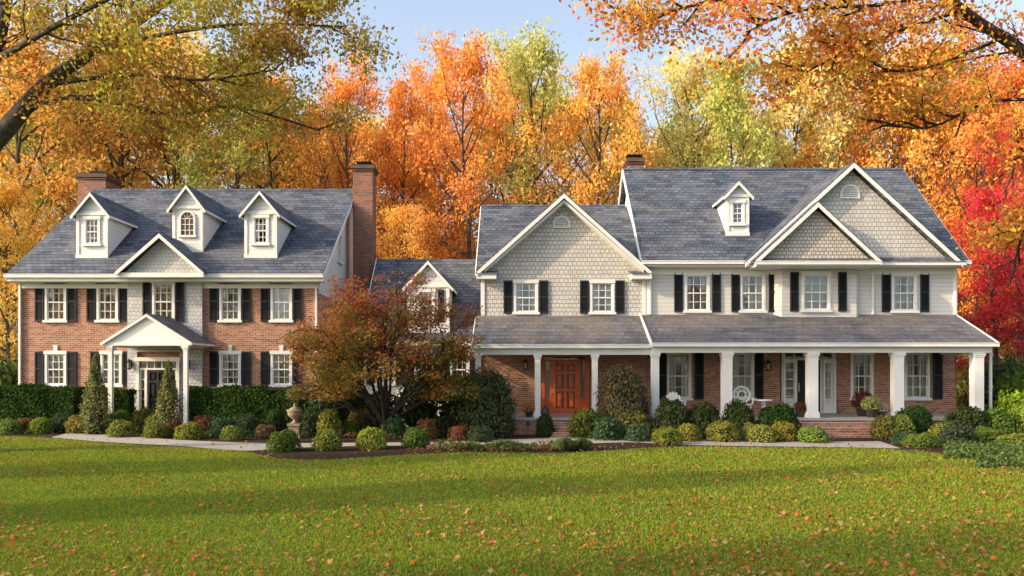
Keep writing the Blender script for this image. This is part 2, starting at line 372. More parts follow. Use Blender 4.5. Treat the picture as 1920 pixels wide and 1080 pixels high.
def column(house,cx,cy,z0,z1,w):
    b=B(); h=w/2; b.box(cx-h,cx+h,cy-h,cy+h,z0+.22,z1-.16); b.box(cx-h-.04,cx+h+.04,cy-h-.04,cy+h+.04,z0,z0+.16); b.box(cx-h-.02,cx+h+.02,cy-h-.02,cy+h+.02,z0+.16,z0+.22)
    b.box(cx-h-.02,cx+h+.02,cy-h-.02,cy+h+.02,z1-.16,z1-.09); b.box(cx-h-.045,cx+h+.045,cy-h-.045,cy+h+.045,z1-.09,z1)
    return b.obj('column',TRIM,house)
def gutter(b,x0,x1,y,z):
    b.box(x0,x1,y-.11,y,z-.13,z); b.box(x0,x1,y-.125,y-.11,z-.02,z+.01)
def downspout(house,cx,y,z0,z1):
    b=B(); b.box(cx-.04,cx+.04,y-.10,y-.02,z0,z1)
    for z in np.arange(z0+.4,z1,1.2): b.box(cx-.055,cx+.055,y-.11,y-.015,z,z+.04)
    return b.obj('downspout',TRIM,house)

# ===== brick colonial house
H1=empty('brick_house',(-13.7,32,0),'two storey red brick house with slate roof and white dormers','house')
D=32; wx0,wx1=X(38,D),-7.72; yw=32
uw,uh=.86,1.56; uz=Z(602,D); lz=Z(723,D); lh=1.34
holes=[]; cxs=[X(p,D) for p in(105,202,432,528)]
for i,c in enumerate(cxs):
    holes.append(window(H1,c,yw,uz,uw,uh,3,4,0,0 if i!=2 else 1)); 
    for s in(-1,1): shutter(H1,c+s*(uw/2+.215),yw,uz-.02,.36,uh+.04)
lcx=[X(105,D),X(209,D),X(432,D),X(528,D)]
for c in lcx:
    holes.append(window(H1,c,yw,lz,uw,lh,3,4,0,1))
    for s in(-1,1): shutter(H1,c+s*(uw/2+.215),yw,lz-.02,.36,lh+.04)
bx0,bx1=X(239,31.85),X(379,31.85); by=31.84
b=B(); wall_front(b,wx0,wx1,0,6.08,yw,holes)
b.add([(wx1,yw,0),(wx1,44,0),(wx1,44,5.4),(wx1,yw,5.4)],[(0,1,2,3)]); b.add([(wx0,yw,0),(wx0,yw,6.08),(wx0,44,6.08),(wx0,44,0)],[(0,1,2,3)])
b.add([(wx0,44,0),(wx0,44,6.08),(wx1,44,6.08),(wx1,44,0)],[(0,1,2,3)])
b.obj('brick_wall',BRICK,H1)
zr=Z(355,38); ze=Z(513,31.4); m1=(zr-ze)/6.6
zt=lambda y:6.3+(zr-.2-6.3)*(1-abs(y-38)/6)
sy=35.75; sz=Z(492,35.75); q0,q1,qa,qb=sy-.36,sy+.36,sz+.02,sz+1.2
b=B()
for (ya,yb_,za,zb_) in((yw,q0,5.4,None),(q0,q1,5.4,qa),(q0,q1,qb,None),(q1,38,5.4,None),(38,44,5.4,None)):
    b.add([(wx1,ya,za),(wx1,yb_,za),(wx1,yb_,zb_ or zt(yb_)),(wx1,ya,zb_ or zt(ya))],[(0,1,2,3)])
b.obj('gable_siding',WSID,H1)
b=B(); b.add([(wx0,yw,6.0),(wx0,yw,6.3),(wx0,38,zr-.2),(wx0,44,6.3),(wx0,44,6.0)],[(0,1,2,3,4)]); b.obj('gable_siding',WSID,H1)
b=B(); c=X(307,31.84)
hb=[whole(c,uz,.9,uh)]; dcx=X(297,31.84)
wall_front(b,bx0,bx1,0,6.08,by,hb+[(dcx-.85,dcx+.85,.35,3.05)])
for x in(bx0,bx1): b.add([(x,by,0),(x,yw,0),(x,yw,6.08),(x,by,6.08)],[(0,1,2,3)])
b.obj('shingled_bay',GREYSH,H1)
window(H1,c,by,uz,.9,uh,3,4)
for s in(-1,1): shutter(H1,c+s*(.45+.2),by,uz-.02,.34,uh+.04)
b=B(); roof_x(b,-19.85,-7.42,31.4,ze,38,zr,44.6); 
b.obj('roof',ROOF,H1); ridge(H1,-19.85,-7.42,38,zr)
b=B(); b.box(-19.85,-7.42,31.42,31.46,ze-.30,ze-.05); b.box(-19.85,-7.42,31.46,32.0,ze-.30,ze-.24); gutter(b,-19.9,-7.4,31.42,ze-.03)
b.box(wx0-.02,wx1+.02,31.93,31.998,ze-.52,ze-.301)
for x in(-7.42,-19.85):
    s=1 if x>-10 else -1
    b.beam((x,31.4,ze-.04),(x,38,zr-.04),.2,(s*.04,0,0)); b.beam((x,44.6,ze-.04),(x,38,zr-.04),.2,(s*.04,0,0))
b.box(wx1-.0,wx1+.04,31.95,32.1,5.4,6.1)
b.obj('eave_trim',TRIM,H1)
downspout(H1,wx1-.1,yw,0.2,5.8); downspout(H1,wx0+.02,yw,.2,5.8)
window(H1,wx1,sy,sz,.8,1.25,2,4,math.pi/2,2)
gx=X(303,31.2); gp=Z(440,31.2); ge=Z(508,31.2)
b=B(); gable_tri(b,gx,1.55,ge-.1,gp-.1,31.3); b.obj('gable_wall',GREYSH,H1)
b=B(); roof_y(b,gx,1.72,ge-.04,gp+.05,31.0,34.2,.1); b.obj('gable_roof',ROOF,H1)
b=B(); rakes_y(b,gx,1.72,ge-.04,gp+.05,31.0,.16,.05,-.05); b.box(gx-1.7,gx+1.7,31.05,31.3,ge-.26,ge-.08); b.obj('gable_trim',TRIM,H1)
for (pc,pp,pe,pb,hwpx,D0,wp) in((173,365,400,482,29,32.5,(408,459)),(352,351,388,474,28,32.9,None),(489,362,398,484,30,32.5,(405,458))):
    cx=X(pc,D0); zb=ze+m1*(D0-31.4); hw=hwpx*D0/F
    if wp:
        z0=Z(wp[1],D0); h=Z(wp[0],D0)-z0; hole=window(H1,cx,D0,z0,.66,h,3,4,0,2)
    else: hole=None
    dormer(H1,cx,D0,zb,Z(pe,D0),Z(pp,D0),hw,(ze,m1,31.4),WSID,hole)
    if not wp:
        w=.66; r=w/2; z0=Z(443,D0); zs=z0+.72; n=14; y=D0
        b=B(); vs=[];fs=[]
        for (R,yy) in((r,y-.07),(r-.07,y-.07),(r,y),(r-.07,y)):
            vs+=[(cx+R,yy,z0)]+[(cx+R*math.cos(math.pi*i/n),yy,zs+R*math.sin(math.pi*i/n)) for i in range(n+1)]+[(cx-R,yy,z0)]
        mm=n+3
        for k in range(mm-1): fs+=[(k,k+1,mm+k+1,mm+k),(k,2*mm+k,2*mm+k+1,k+1),(mm+k,mm+k+1,3*mm+k+1,3*mm+k)]
        b.add(vs,fs); b.box(cx-r-.04,cx+r+.04,y-.09,y,z0-.05,z0+.04)
        wo=b.obj('arched_window',TRIM,H1); b=B()
        for i in(1,2): xx=cx-r+.07+(w-.14)*i/3; b.box(xx-.012,xx+.012,y-.05,y-.02,z0,zs)
        for i in(1,2,3): zz=z0+(zs-z0)*i/3; b.box(cx-r+.06,cx+r-.06,y-.048,y-.022,zz-.012,zz+.012)
        for k in(1,2,3): a=math.pi*k/4; b.tube([Vector((cx,y-.035,zs)),Vector((cx+(r-.07)*math.cos(a),y-.035,zs+(r-.07)*math.sin(a)))],[.012,.012],4)
        b.obj('muntins',TRIM,wo)
        q=r-.06; b=B().add([(cx+q,y-.01,z0)]+[(cx+q*math.cos(math.pi*i/n),y-.01,zs+q*math.sin(math.pi*i/n)) for i in range(n+1)]+[(cx-q,y-.01,z0)],[tuple(range(n+3))]); b.obj('glass',DGLASS,wo)
chimney(H1,-7.36,-6.45,37.0,38.0,0,Z(311,37.4)); 
B().box(-7.70,-6.3,36.7,38.5,0,4.6).box(-7.70,-6.38,36.85,38.2,4.6,4.9).obj('chimney_base',CBRICK,H1)
chimney(H1,X(154,38.5),X(206,38.5),38.1,39.4,0,Z(327,38.5))
b=B()
for c in lcx:
    z=lz+lh+.05; b.add([(c-.06,31.95,z),(c+.06,31.95,z),(c+.09,31.95,z+.22),(c-.09,31.95,z+.22),(c-.06,32.0,z),(c+.06,32.0,z),(c+.09,32.0,z+.22),(c-.09,32.0,z+.22)],[(0,1,2,3),(0,3,7,4),(1,5,6,2),(3,2,6,7),(0,4,5,1)])
b.obj('keystones',TRIM,H1)
# portico
pd=29.7; pcx=X(276,pd); ph=1.58; pze=Z(640,pd); pzp=Z(590,pd)
b=B(); roof_y(b,pcx,ph+.1,pze-.02,pzp+.05,pd-.05,31.9,.07); b.obj('portico_roof',PROOF,H1)
b=B(); gable_tri(b,pcx,ph-.02,pze-.06,pzp-.06,pd+.02); b.obj('portico_pediment',VBD,H1)
b=B(); rakes_y(b,pcx,ph+.1,pze-.02,pzp+.05,pd-.05,.11,.04,-.03)
b.box(pcx-ph,pcx+ph,pd-.02,pd+.14,pze-.16,pze-.05)
for s in(-1,1):
    b.box(*sorted((pcx+s*1.47,pcx+s*1.33)),pd+.14,31.84,pze-.2,pze-.04)
    b.beam((pcx+s*(ph+.1),pd-.05,pze-.05),(pcx+s*(ph+.1),31.84,pze-.05),.08,(s*.04,0,0))
    n=8; vs=[]
    for i in range(n+1):
        a=math.pi/2*i/n; x=pcx+s*(1.33-.30*(1-math.cos(a))); zz=pze-.46+.30*math.sin(a)
        for yy in(pd+.08,pd+.13): vs+=[(x,yy,zz),(pcx+s*1.33,yy,pze-.16)]
    b.add(vs,[f for i in range(n) for f in((4*i,4*i+4,4*i+5,4*i+1),(4*i+2,4*i+3,4*i+7,4*i+6),(4*i,4*i+2,4*i+6,4*i+4))])
b.box(pcx-1.33,pcx+1.33,pd+.14,31.84,pze-.12,pze-.1)
b.obj('portico_trim',TRIM,H1)
for s in(-1,1): column(H1,pcx+s*1.4,pd+.1,.17,pze-.16,.15)
B().box(pcx-1.7,pcx+1.7,pd-.1,31.83,0,.17).box(pcx-.9,pcx+.9,pd-.45,pd-.1,0,.09).obj('portico_step',BRICK,H1)
def door(house,cx,y,z0,w,h,total,mat,trans=.35):
    z1=z0+h; b=B(); tw=total/2; wd=mat is WOOD; FM=WOOD if wd else TRIM
    b.box(cx-tw,cx-tw+.12,y-.09,y+.1,z0,z1+trans).box(cx+tw-.12,cx+tw,y-.09,y+.1,z0,z1+trans).box(cx-tw-.05,cx+tw+.05,y-.12,y+.098,z1+trans,z1+trans+.16)
    fr=b.obj('entrance_surround',FM,house); b=B()
    b.box(cx-tw+.12,cx+tw-.12,y-.06,y+.08,z1,z1+.07)
    if wd: b.box(cx-tw+.12,cx+tw-.12,y-.06,y+.08,z1+trans-.05,z1+trans)
    for s in(-1,1): b.box(*sorted((cx+s*w/2,cx+s*(w/2+.07))),y-.07,y+.08,z0,z1)
    for i in range(1,5): x=cx-tw+.12+(total-.24)*i/5; b.box(x-.012,x+.012,y-.02,y+.02,z1+.07,z1+trans)
    b.obj('door_frame',FM,fr)
    b=B(); b.add([(cx-tw+.1,y+.03,z0),(cx+tw-.1,y+.03,z0),(cx+tw-.1,y+.03,z1+trans),(cx-tw+.1,y+.03,z1+trans)],[(0,1,2,3)]); b.obj('glass',GLASS,fr)
    b=B(); q0,q1,za,zb=cx-tw+.05,cx+tw-.05,z0,z1+trans+.02
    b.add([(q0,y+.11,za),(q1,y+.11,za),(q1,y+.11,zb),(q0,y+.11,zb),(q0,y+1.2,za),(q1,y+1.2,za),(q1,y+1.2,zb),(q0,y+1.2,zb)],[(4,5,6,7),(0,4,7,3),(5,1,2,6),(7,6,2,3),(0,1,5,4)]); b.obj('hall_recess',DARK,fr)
    for s in(-1,1):
        b=B(); xa,xb=sorted((cx+s*(w/2+.07),cx+s*(tw-.12)))
        b.box(xa,xb,y-.03,y+.06,z0,z0+.6)
        b.box(xa,xa+.05,y-.03,y+.06,z0+.6,z1).box(xb-.05,xb,y-.03,y+.06,z0+.6,z1)
        for k in range(1,4): zz=z0+.6+(h-.6)*k/4; b.box(xa+.05,xb-.05,y-.02,y+.05,zz-.015,zz+.015)
        b.obj('sidelight',FM,fr)
        b=B(); b.add([(xa,y+.2,z0+.5),(xb,y+.2,z0+.5),(xb,y+.2,z1),(xa,y+.2,z1)],[(0,1,2,3)]); b.obj('sidelight_curtain',CURT,fr)
    b=B(); x0=cx-w/2; x1=cx+w/2
    ym=y-.075
    for xx,ww in((x0,.11),(cx-.045,.09),(x1-.11,.11)): b.box(xx,xx+ww,ym,y-.01,z0,z1)
    for zz,hh in((z0,.2),(z0+h*.42,.12),(z0+h*.76,.09),(z1-.11,.11)):
        b.box(x0+.11,cx-.045,ym,y-.01,zz,zz+hh).box(cx+.045,x1-.11,ym,y-.01,zz,zz+hh)
    for s in(-1,1):
        xx=cx+s*(w/4-.01)
        for za,zb in((z0+.26,z0+h*.42-.06),(z0+h*.42+.18,z0+h*.76-.06),(z0+h*.76+.15,z1-.17)): b.box(xx-w*.075,xx+w*.075,y-.05,y-.01,za,zb)
    d=b.obj('door',mat,house)
    B().box(x0,x1,y-.01,y+.02,z0,z1).obj('door_panel',WOODD if wd else BLACK,d)
    b=B(); b.lathe(x0+.06,y-.12,[(.008,z0+1.0),(.03,z0+1.01),(.03,z0+1.05),(.008,z0+1.06)],10).box(x0+.035,x0+.085,y-.10,y-.074,z0+.85,z0+1.2); b.obj('door_handle',BRASS,d)
door(H1,dcx,by,.19,.84,2.15,1.72,BLACK,.34)
for p in(247,355): lantern(H1,X(p,31.9),by,Z(683,31.9))
# ===== connecting white wing
HW=empty('white_cottage_wing',(-3.5,33,0),'low white clapboard wing with slate roof and single gabled dormer','house')
cxs=[X(723,33),X(795,33),X(862,33)]; holes=[]
for c in cxs:
    holes.append(window(HW,c,33,1.75,.8,1.25,3,4,0,0))
    for s in(-1,1): shutter(HW,c+s*.6,33,1.73,.34,1.29)
b=B(); wall_front(b,-6.1,-1.23,0,3.5,33,holes); b.add([(-6.1,33,0),(-6.1,41,0),(-6.1,41,3.5),(-6.1,37,7.2),(-6.1,33,3.5)],[(0,1,2,3,4)]); b.add([(-6.1,41,0),(-6.1,41,3.5),(-1.23,41,3.5),(-1.23,41,0)],[(0,1,2,3)])
b.obj('clapboard_wall',WSID,HW)
wze=Z(640,32.6); wzr=Z(486,37); wm=(wzr-wze)/4.4
b=B(); roof_x(b,-6.25,-1.2,32.6,wze,37,wzr,41.4); b.obj('roof',ROOF,HW)
b=B(); gutter(b,-6.25,-1.25,32.6,wze-.03); b.box(-6.25,-1.25,32.62,33.0,wze-.22,wze-.16); b.beam((-6.25,32.6,wze),(-6.25,37,wzr),.2,(-.04,0,0)); b.obj('eave_trim',TRIM,HW)
cx=X(803,33.05); hole=window(HW,X(799,33.05),33.05,Z(602,33),.72,1.28,3,4,0,2)
dormer(HW,cx,33.05,wze+wm*.45,Z(535,33),Z(492,33),.86,(wze,wm,32.6),WSID,hole)
shutter(HW,X(827,33.05),33.05,Z(602,33),.26,1.3)
# ===== shingled middle house
H2=empty('shingled_house',(2,31.5,0),'grey shingled gabled house with brick porch and orange wood door','house')
D=31.5; x0,x1=X(902,D),5.28; pz=.62; ptop=Z(592,D)
uz=Z(587,D); uh=Z(527,D)-uz; holes=[]
for p in(986,1129):
    c=X(p,D); holes.append(window(H2,c,D,uz,.96,uh,3,4,0,2 if p<1000 else 1))
    for s in(-1,1): shutter(H2,c+s*(.48+.22),D,uz-.02,.35,uh+.04)
g2c,g2p,g2e,g2h=2.02,Z(360,31),Z(506,31),3.38
b=B(); wall_front(b,x0,x1,ptop-.3,6.3,D,holes); gable_tri(b,2.03,3.26,6.3,g2p-.18,D)
b.add([(x0,D,0),(x0,D,6.3),(x0,41.5,6.3),(x0,41.5,0)],[(0,1,2,3)]); b.add([(x0,D+.3,6.3),(x0,37,9.7),(x0,41.5,6.3)],[(0,1,2)])
b.obj('shingle_wall',SHINGLE,H2)
dc=X(1060,D)
b=B(); wall_front(b,x0,x1,0,3.6,D+.05,[(dc-.95,dc+.95,pz,2.97)]); b.obj('brick_wall',BRICK,H2)
zr2=Z(385,37)
b=B(); roof_x(b,-1.42,5.25,31.6,6.3,37,zr2,42.2); b.obj('roof',ROOF,H2); ridge(H2,-1.42,5.2,37,zr2)
b=B(); roof_y(b,g2c,g2h,g2e,g2p,31.0,36.6,.12); b.obj('gable_roof',ROOF,H2)
b=B(); rakes_y(b,g2c,g2h,g2e,g2p,31.0,.17,.05,-.07)
for s in(-1,1): b.beam((g2c+s*(g2h-.28),31.06,g2e+.03),(g2c,31.06,g2p-.28),.12,(0,.44,0))
b.beam((-1.42,31.6,6.25),(-1.42,37,zr2-.05),.2,(-.04,0,0))
for s in(-1,1):
    xa,xb=sorted((g2c+s*(g2h+.02),g2c+s*(g2h-.75))); b.box(xa,xb,31.0,31.5,g2e-.34,g2e-.14)
    xa,xb=sorted((g2c+s*3.25,g2c+s*3.1)); b.box(xa,xb,31.46,31.5,ptop,g2e-.34)
b.obj('gable_trim',TRIM,H2)
for s in(-1,1):
    b=B(); xa,xb=sorted((g2c+s*(g2h+.04),g2c+s*(g2h-.80))); b.slab([(xa,30.95,g2e-.13),(xb,30.95,g2e-.13),(xb,31.5,g2e+.02),(xa,31.5,g2e+.02)],.03); b.obj('eave_return',ROOF,H2)
archvent(H2,X(1053,D),D,Z(428,D),.68)
pe=28.65; pze=Z(645,pe)
b=B(); b.slab([(-1.42,pe,pze),(4.98,pe,pze),(4.98,D,ptop),(-1.42,D,ptop)],.12); b.obj('porch_roof',PROOF,H2)
b=B(); gutter(b,-1.42,4.98,pe,pze-.02); b.box(-1.38,4.98,pe+.1,pe+.32,pze-.38,pze-.1); b.box(-1.38,4.98,pe+.02,D,pze-.16,pze-.125)
b.beam((-1.42,pe,pze-.02),(-1.42,D,ptop-.02),.2,(-.04,0,0)); b.obj('porch_trim',TRIM,H2)
for p in(1008,1115): column(H2,X(p,28.86),28.86,pz,pze-.38,.2)
column(H2,-1.22,28.86,pz,pze-.38,.2)
door(H2,dc,D+.05,pz,.98,2.05,1.88,WOOD,.24)
lantern(H2,X(985,D),D+.04,Z(683,D))
b=B(); b.box(-1.4,4.97,28.5,D+.04,pz-.09,pz); b.obj('porch_floor',FLOORP,H2)
b=B(); b.box(-1.36,4.97,28.56,D+.04,0,pz-.09); sx=X(1062,28)
for i in range(3): b.box(sx-.55,sx+.55,28.56-.32*(i+1),28.56-.32*i,0,pz-.15*(i+1))
b.obj('porch_steps',BRICK,H2)
# ===== right house
H3=empty('porch_house',(11.3,31.5,0),'large house with white column porch, twin shingled gables and slate roof','house')
x0,x1=5.3,17.5; D=31.5; ze3=Z(488,31); zr3=Z(316,36.3); m3=(zr3-ze3)/5.3; ptop=Z(590,D)
uz=Z(584,D); uh=Z(513,D)-uz; holes=[]
for p,cv in((1307,2),(1411,0),(1695,0)):
    c=X(p,D); holes.append(window(H3,c,D,uz,1.0,uh,3,4,0,cv))
for p in(1272,1343,1379,1449,1661,1733): shutter(H3,X(p,D),D,uz-.02,.34,uh+.04)
b=B(); wall_front(b,x0,x1,ptop-.3,ze3,D,holes)
b.add([(x1,D,3.0),(x1,41.1,3.0),(x1,41.1,ze3),(x1,36.3,zr3-.2),(x1,D,ze3)],[(0,1,2,3,4)])
bw=D-.28; bx0,bx1=X(1466,bw),X(1606,bw); bc=X(1530,bw); hb=window(H3,bc,bw,uz,1.12,uh,3,4,0,2)
wall_front(b,bx0,bx1,ptop-.3,ze3,bw,[hb])
for x,xx in((bx0,bx0-.25),(bx1,bx1+.25)): b.add([(x,bw,ptop-.3),(xx,D,ptop-.3),(xx,D,ze3),(x,bw,ze3)],[(0,1,2,3)])
b.obj('clapboard_wall',GSID,H3)
for p in(1489,1579): shutter(H3,X(p,bw),bw,uz-.02,.33,uh+.04)
b=B(); b.add([(x0,D,0),(x0,41.1,0),(x0,41.1,ze3),(x0,36.3,zr3-.2),(x0,D,ze3)],[(0,1,2,3,4)]); b.obj('side_wall',WSID,H3)
holes=[]; lz3=Z(748,D); lh3=Z(660,D)-lz3
for p,cv in((1273,1),(1391,0),(1617,1),(1720,0)):
    holes.append(window(H3,X(p,D),D+.05,lz3,1.0 if p!=1617 else .9,lh3,3,4,0,cv))
for p in(1311,1423,1759,1242): shutter(H3,X(p,D),D+.05,lz3-.02,.36,lh3+.04)
dc=X(1516,D); b=B(); wall_front(b,x0,x1,0,3.6,D+.05,holes+[(dc-1.1,dc+1.1,pz,3.0)])
b.add([(x1,D,0),(x1,41.1,0),(x1,41.1,3.0),(x1,D,3.0)],[(0,1,2,3)]); b.add([(x0,41.1,0),(x0,41.1,ze3),(x1,41.1,ze3),(x1,41.1,0)],[(0,1,2,3)])
b.obj('brick_wall',BRICK,H3)
b=B(); roof_x(b,5.04,17.72,31.0,ze3,36.3,zr3,41.6); b.obj('roof',ROOF,H3); ridge(H3,5.04,17.72,36.3,zr3)
b=B(); gutter(b,5.04,17.76,31.0,ze3-.03); b.box(5.06,17.7,31.02,31.5,ze3-.24,ze3-.17); b.box(x0,x1,31.44,31.498,ze3-.5,ze3-.241)
for x,s in((5.04,-1),(17.72,1)):
    b.beam((x,31.0,ze3-.04),(x,36.3,zr3-.04),.22,(s*.05,0,0)); b.beam((x,41.6,ze3-.04),(x,36.3,zr3-.04),.22,(s*.05,0,0))
b.box(x0-.01,x0+.13,31.46,31.499,ptop,ze3-.5); b.box(x1-.13,x1+.01,31.46,31.499,ptop,ze3-.5)
b.obj('eave_trim',TRIM,H3)
G1c,G1p=X(1600,30.85),Z(303,30.85); G1h=(G1p-ze3)/m3+.02
b=B(); gable_tri(b,G1c,G1h-.2,ze3-.05,G1p-.22,31.15); b.obj('gable_wall',SHINGLE,H3)
b=B(); roof_y(b,G1c,G1h+.08,ze3-.06,G1p,30.8,35.9,.12); b.obj('gable_roof',ROOF,H3)
b=B(); rakes_y(b,G1c,G1h+.08,ze3-.06,G1p,30.8,.18,.05,-.07)
b.box(G1c-G1h+.1,G1c+G1h+.15,30.85,31.15,ze3-.26,ze3-.1); gutter(b,G1c,G1c+G1h+.2,30.85,ze3-.09)
G2c,G2p=X(1533,30.3),Z(377,30.3); G2e=ze3-.08; G2h=(G2p-G2e)/m3
rakes_y(b,G2c,G2h,G2e,G2p,30.25,.17,.05,-.07); b.box(G2c-G2h+.1,G2c+G2h-.1,30.3,31.4,G2e-.24,G2e-.08); gutter(b,G2c-G2h,G2c+G2h,30.3,G2e-.06)
b.obj('gable_trim',TRIM,H3)
b=B(); gable_tri(b,G2c,G2h-.2,G2e-.06,G2p-.22,30.55); b.obj('scalloped_gable_wall',SCALE,H3)
b=B(); roof_y(b,G2c,G2h,G2e,G2p,30.25,34,.1); b.obj('small_gable_roof',ROOF,H3)
b=B(); b.slab([(G1c-.2,30.72,ze3-.07),(G1c+G1h+.2,30.72,ze3-.07),(G1c+G1h+.0,31.15,ze3+.1),(G1c-.2,31.15,ze3+.1)],.03); b.slab([(G2c-G2h-.05,30.18,G2e-.05),(G2c+G2h+.05,30.18,G2e-.05),(G2c+G2h-.1,30.55,G2e+.08),(G2c-G2h+.1,30.55,G2e+.08)],.03); b.obj('pent_roof',ROOF,H3)
archvent(H3,X(1594,31.1),31.15,Z(372,31.1),.76)
D0=32.3; cx=X(1383,D0); z0=Z(421,D0); hole=window(H3,cx,D0,z0,.56,Z(377,D0)-z0,2,4,0,2)
dormer(H3,cx,D0,ze3+m3*1.3,Z(366,D0),Z(343,D0)-.02,.45,(ze3,m3,31.0),WSID,hole,.14)
chimney(H3,X(1178,37),X(1205,37),37,38,6,Z(299,37.5))
pe=28.4; pze=Z(642,pe)
b=B(); b.slab([(4.98,pe,pze),(17.22,pe,pze),(17.45,D,ptop),(4.98+.1,D,ptop)],.12); b.obj('porch_roof',PROOF,H3)
b=B(); gutter(b,4.95,17.25,pe,pze-.02); b.box(5.0,17.1,pe+.12,pe+.42,pze-.36,pze-.1); b.box(5.0,17.2,pe+.02,D,pze-.16,pze-.125)
for x,s in((4.98,-1),(17.22,1)): b.beam((x,pe,pze+.03),(x+(.23 if s>0 else .1),D,ptop+.03),.2,(s*.05,0,0))
b.box(16.85,17.1,pe+.42,D,pze-.36,pze-.125); b.obj('porch_trim',TRIM,H3)
for p in(1228,1362,1522,1682,1831): column(H3,X(p,28.7),28.7,pz,pze-.36,.34 if p!=1228 else .26)
b=B(); b.box(4.975,17.2,28.3,D+.04,pz-.09,pz); b.obj('porch_floor',FLOORP,H3)
b=B(); b.box(4.98,17.15,28.36,D+.04,0,pz-.09); sx0,sx1=X(1496,28),X(1655,27.6)
for i in range(3): b.box(sx0,sx1,28.36-.36*(i+1),28.36-.36*i,0,pz-.15*(i+1))
b.obj('porch_steps',BRICK,H3)
door(H3,dc,D+.05,pz,.9,2.1,2.1,BLACK,.28)
for s in(-1,1):
    b=B(); xc=dc+s*.78; 
    b.box(xc-.25,xc-.18,D-.16,D-.1,pz+.02,pz+2.1).box(xc+.18,xc+.25,D-.16,D-.1,pz+.02,pz+2.1).box(xc-.18,xc+.18,D-.16,D-.1,pz+.02,pz+.35).box(xc-.18,xc+.18,D-.16,D-.1,pz+2.0,pz+2.1)
    for k in range(1,5): zz=pz+.35+1.65*k/5; b.box(xc-.18,xc+.18,D-.14,D-.12,zz-.012,zz+.012)
    b.obj('french_door_leaf',TRIM,H3)
lantern(H3,X(1439,D),D+.04,Z(685,D)); 
downspout(H3,5.42,D,ptop,6.2); downspout(H3,X(1635,D),D,ptop,6.2); downspout(H3,17.42,D,ptop,6.2); downspout(H3,17.28,28.95,.1,3.2)
downspout(H3,5.02,28.75,.1,3.2)
# ================================================================ ground
def sheet(name,pts,z,mat):
    b=B(); b.add([(p[0],p[1],z) for p in pts],[tuple(range(len(pts)))]); o=b.obj(name,mat,None); o['kind']='structure'; return o
b=B(); b.add([(-250,-60,0),(250,-60,0),(250,400,0),(-250,400,0)],[(0,1,2,3)]); g=b.obj('lawn',TURF,None); g['kind']='structure'
def G(px,py): d=GD(py); return (X(px,d),d)
def smooth(pts,n=6):
    out=[]; m=len(pts)
    for i in range(m-1):
        p0,p1,p2,p3=[np.array(pts[max(0,min(m-1,j))],float) for j in(i-1,i,i+1,i+2)]
        for k in range(n):
            t=k/n; out.append(tuple(.5*((2*p1)+(-p0+p2)*t+(2*p0-5*p1+4*p2-p3)*t*t+(-p0+3*p1-3*p2+p3)*t**3)))
    out.append(tuple(pts[-1])); return out
edge=smooth([(-30,28.3),G(-100,816),G(0,818),G(95,822),G(200,831),G(330,838),G(455,847),G(485,853),G(540,861),G(620,862),G(720,856),G(800,851),G(900,849),G(1000,850),G(1100,848),G(1200,841),G(1300,838),G(1450,839),G(1600,841),G(1690,843),G(1760,850),G(1840,866),G(1920,886),(18,15.6),(26,15)])
sheet('mulch_bed',edge+[(30,34),(22,46),(-25,46),(-34,34)],.005,MULCH)
pf=smooth([G(95,820.5),G(200,829.5),G(330,836.5),G(450,845.5),G(520,842),G(620,838),G(760,836),G(900,836),G(1040,834),G(1180,830),G(1260,834),G(1400,837),G(1560,839),G(1690,841.5)])
pb=smooth([G(1650,828),G(1500,828),G(1300,825),G(1180,820),G(1040,822),G(900,827),G(760,830),G(620,831),G(480,831),G(330,825),G(235,817),(X(205,28.6),28.4),(X(225,30),29.3),(X(232,29.2),29.35),(X(180,29),29.2),G(130,812)],5)
sheet('path',pf+pb,.012,PATH)
sheet('path',[(sx-.6,27.6),(sx+.6,27.6),(sx+.7,25.6),(sx-.7,25.6)],.009,PATH)
ex=np.array([p[0] for p in edge]); ey=np.array([p[1] for p in edge]); od=np.argsort(ex); ex=ex[od]; ey=ey[od]
rng=np.random.default_rng(3)
N=400000; Dd=6.5*(29/6.5)**rng.random(N); xx=(rng.random(N)*2-1)*(Dd*.74+1.2)
k=Dd<np.interp(xx,ex,ey)-.02; Dd=Dd[k]; xx=xx[k]; N=len(Dd)
w=.0025+.0006*Dd; h=(.016+.018*rng.random(N)+.0007*Dd)*(1+.15*np.sin(xx*1.7+Dd)); a=rng.random(N)*6.283
cx_=np.cos(a)*w; cy_=np.sin(a)*w; lean=rng.normal(size=(N,2))*.016
P=np.stack([np.stack([xx-cx_,Dd-cy_,np.zeros(N)],1),np.stack([xx+cx_,Dd+cy_,np.zeros(N)],1),np.stack([xx+lean[:,0],Dd+lean[:,1],h],1)],1)
me=npmesh('grass',[(P,3,0)],[BLADE]); o=bpy.data.objects.new('grass',me); COL.objects.link(o); o['kind']='stuff'; o.color=(.235,.285,.033,1)
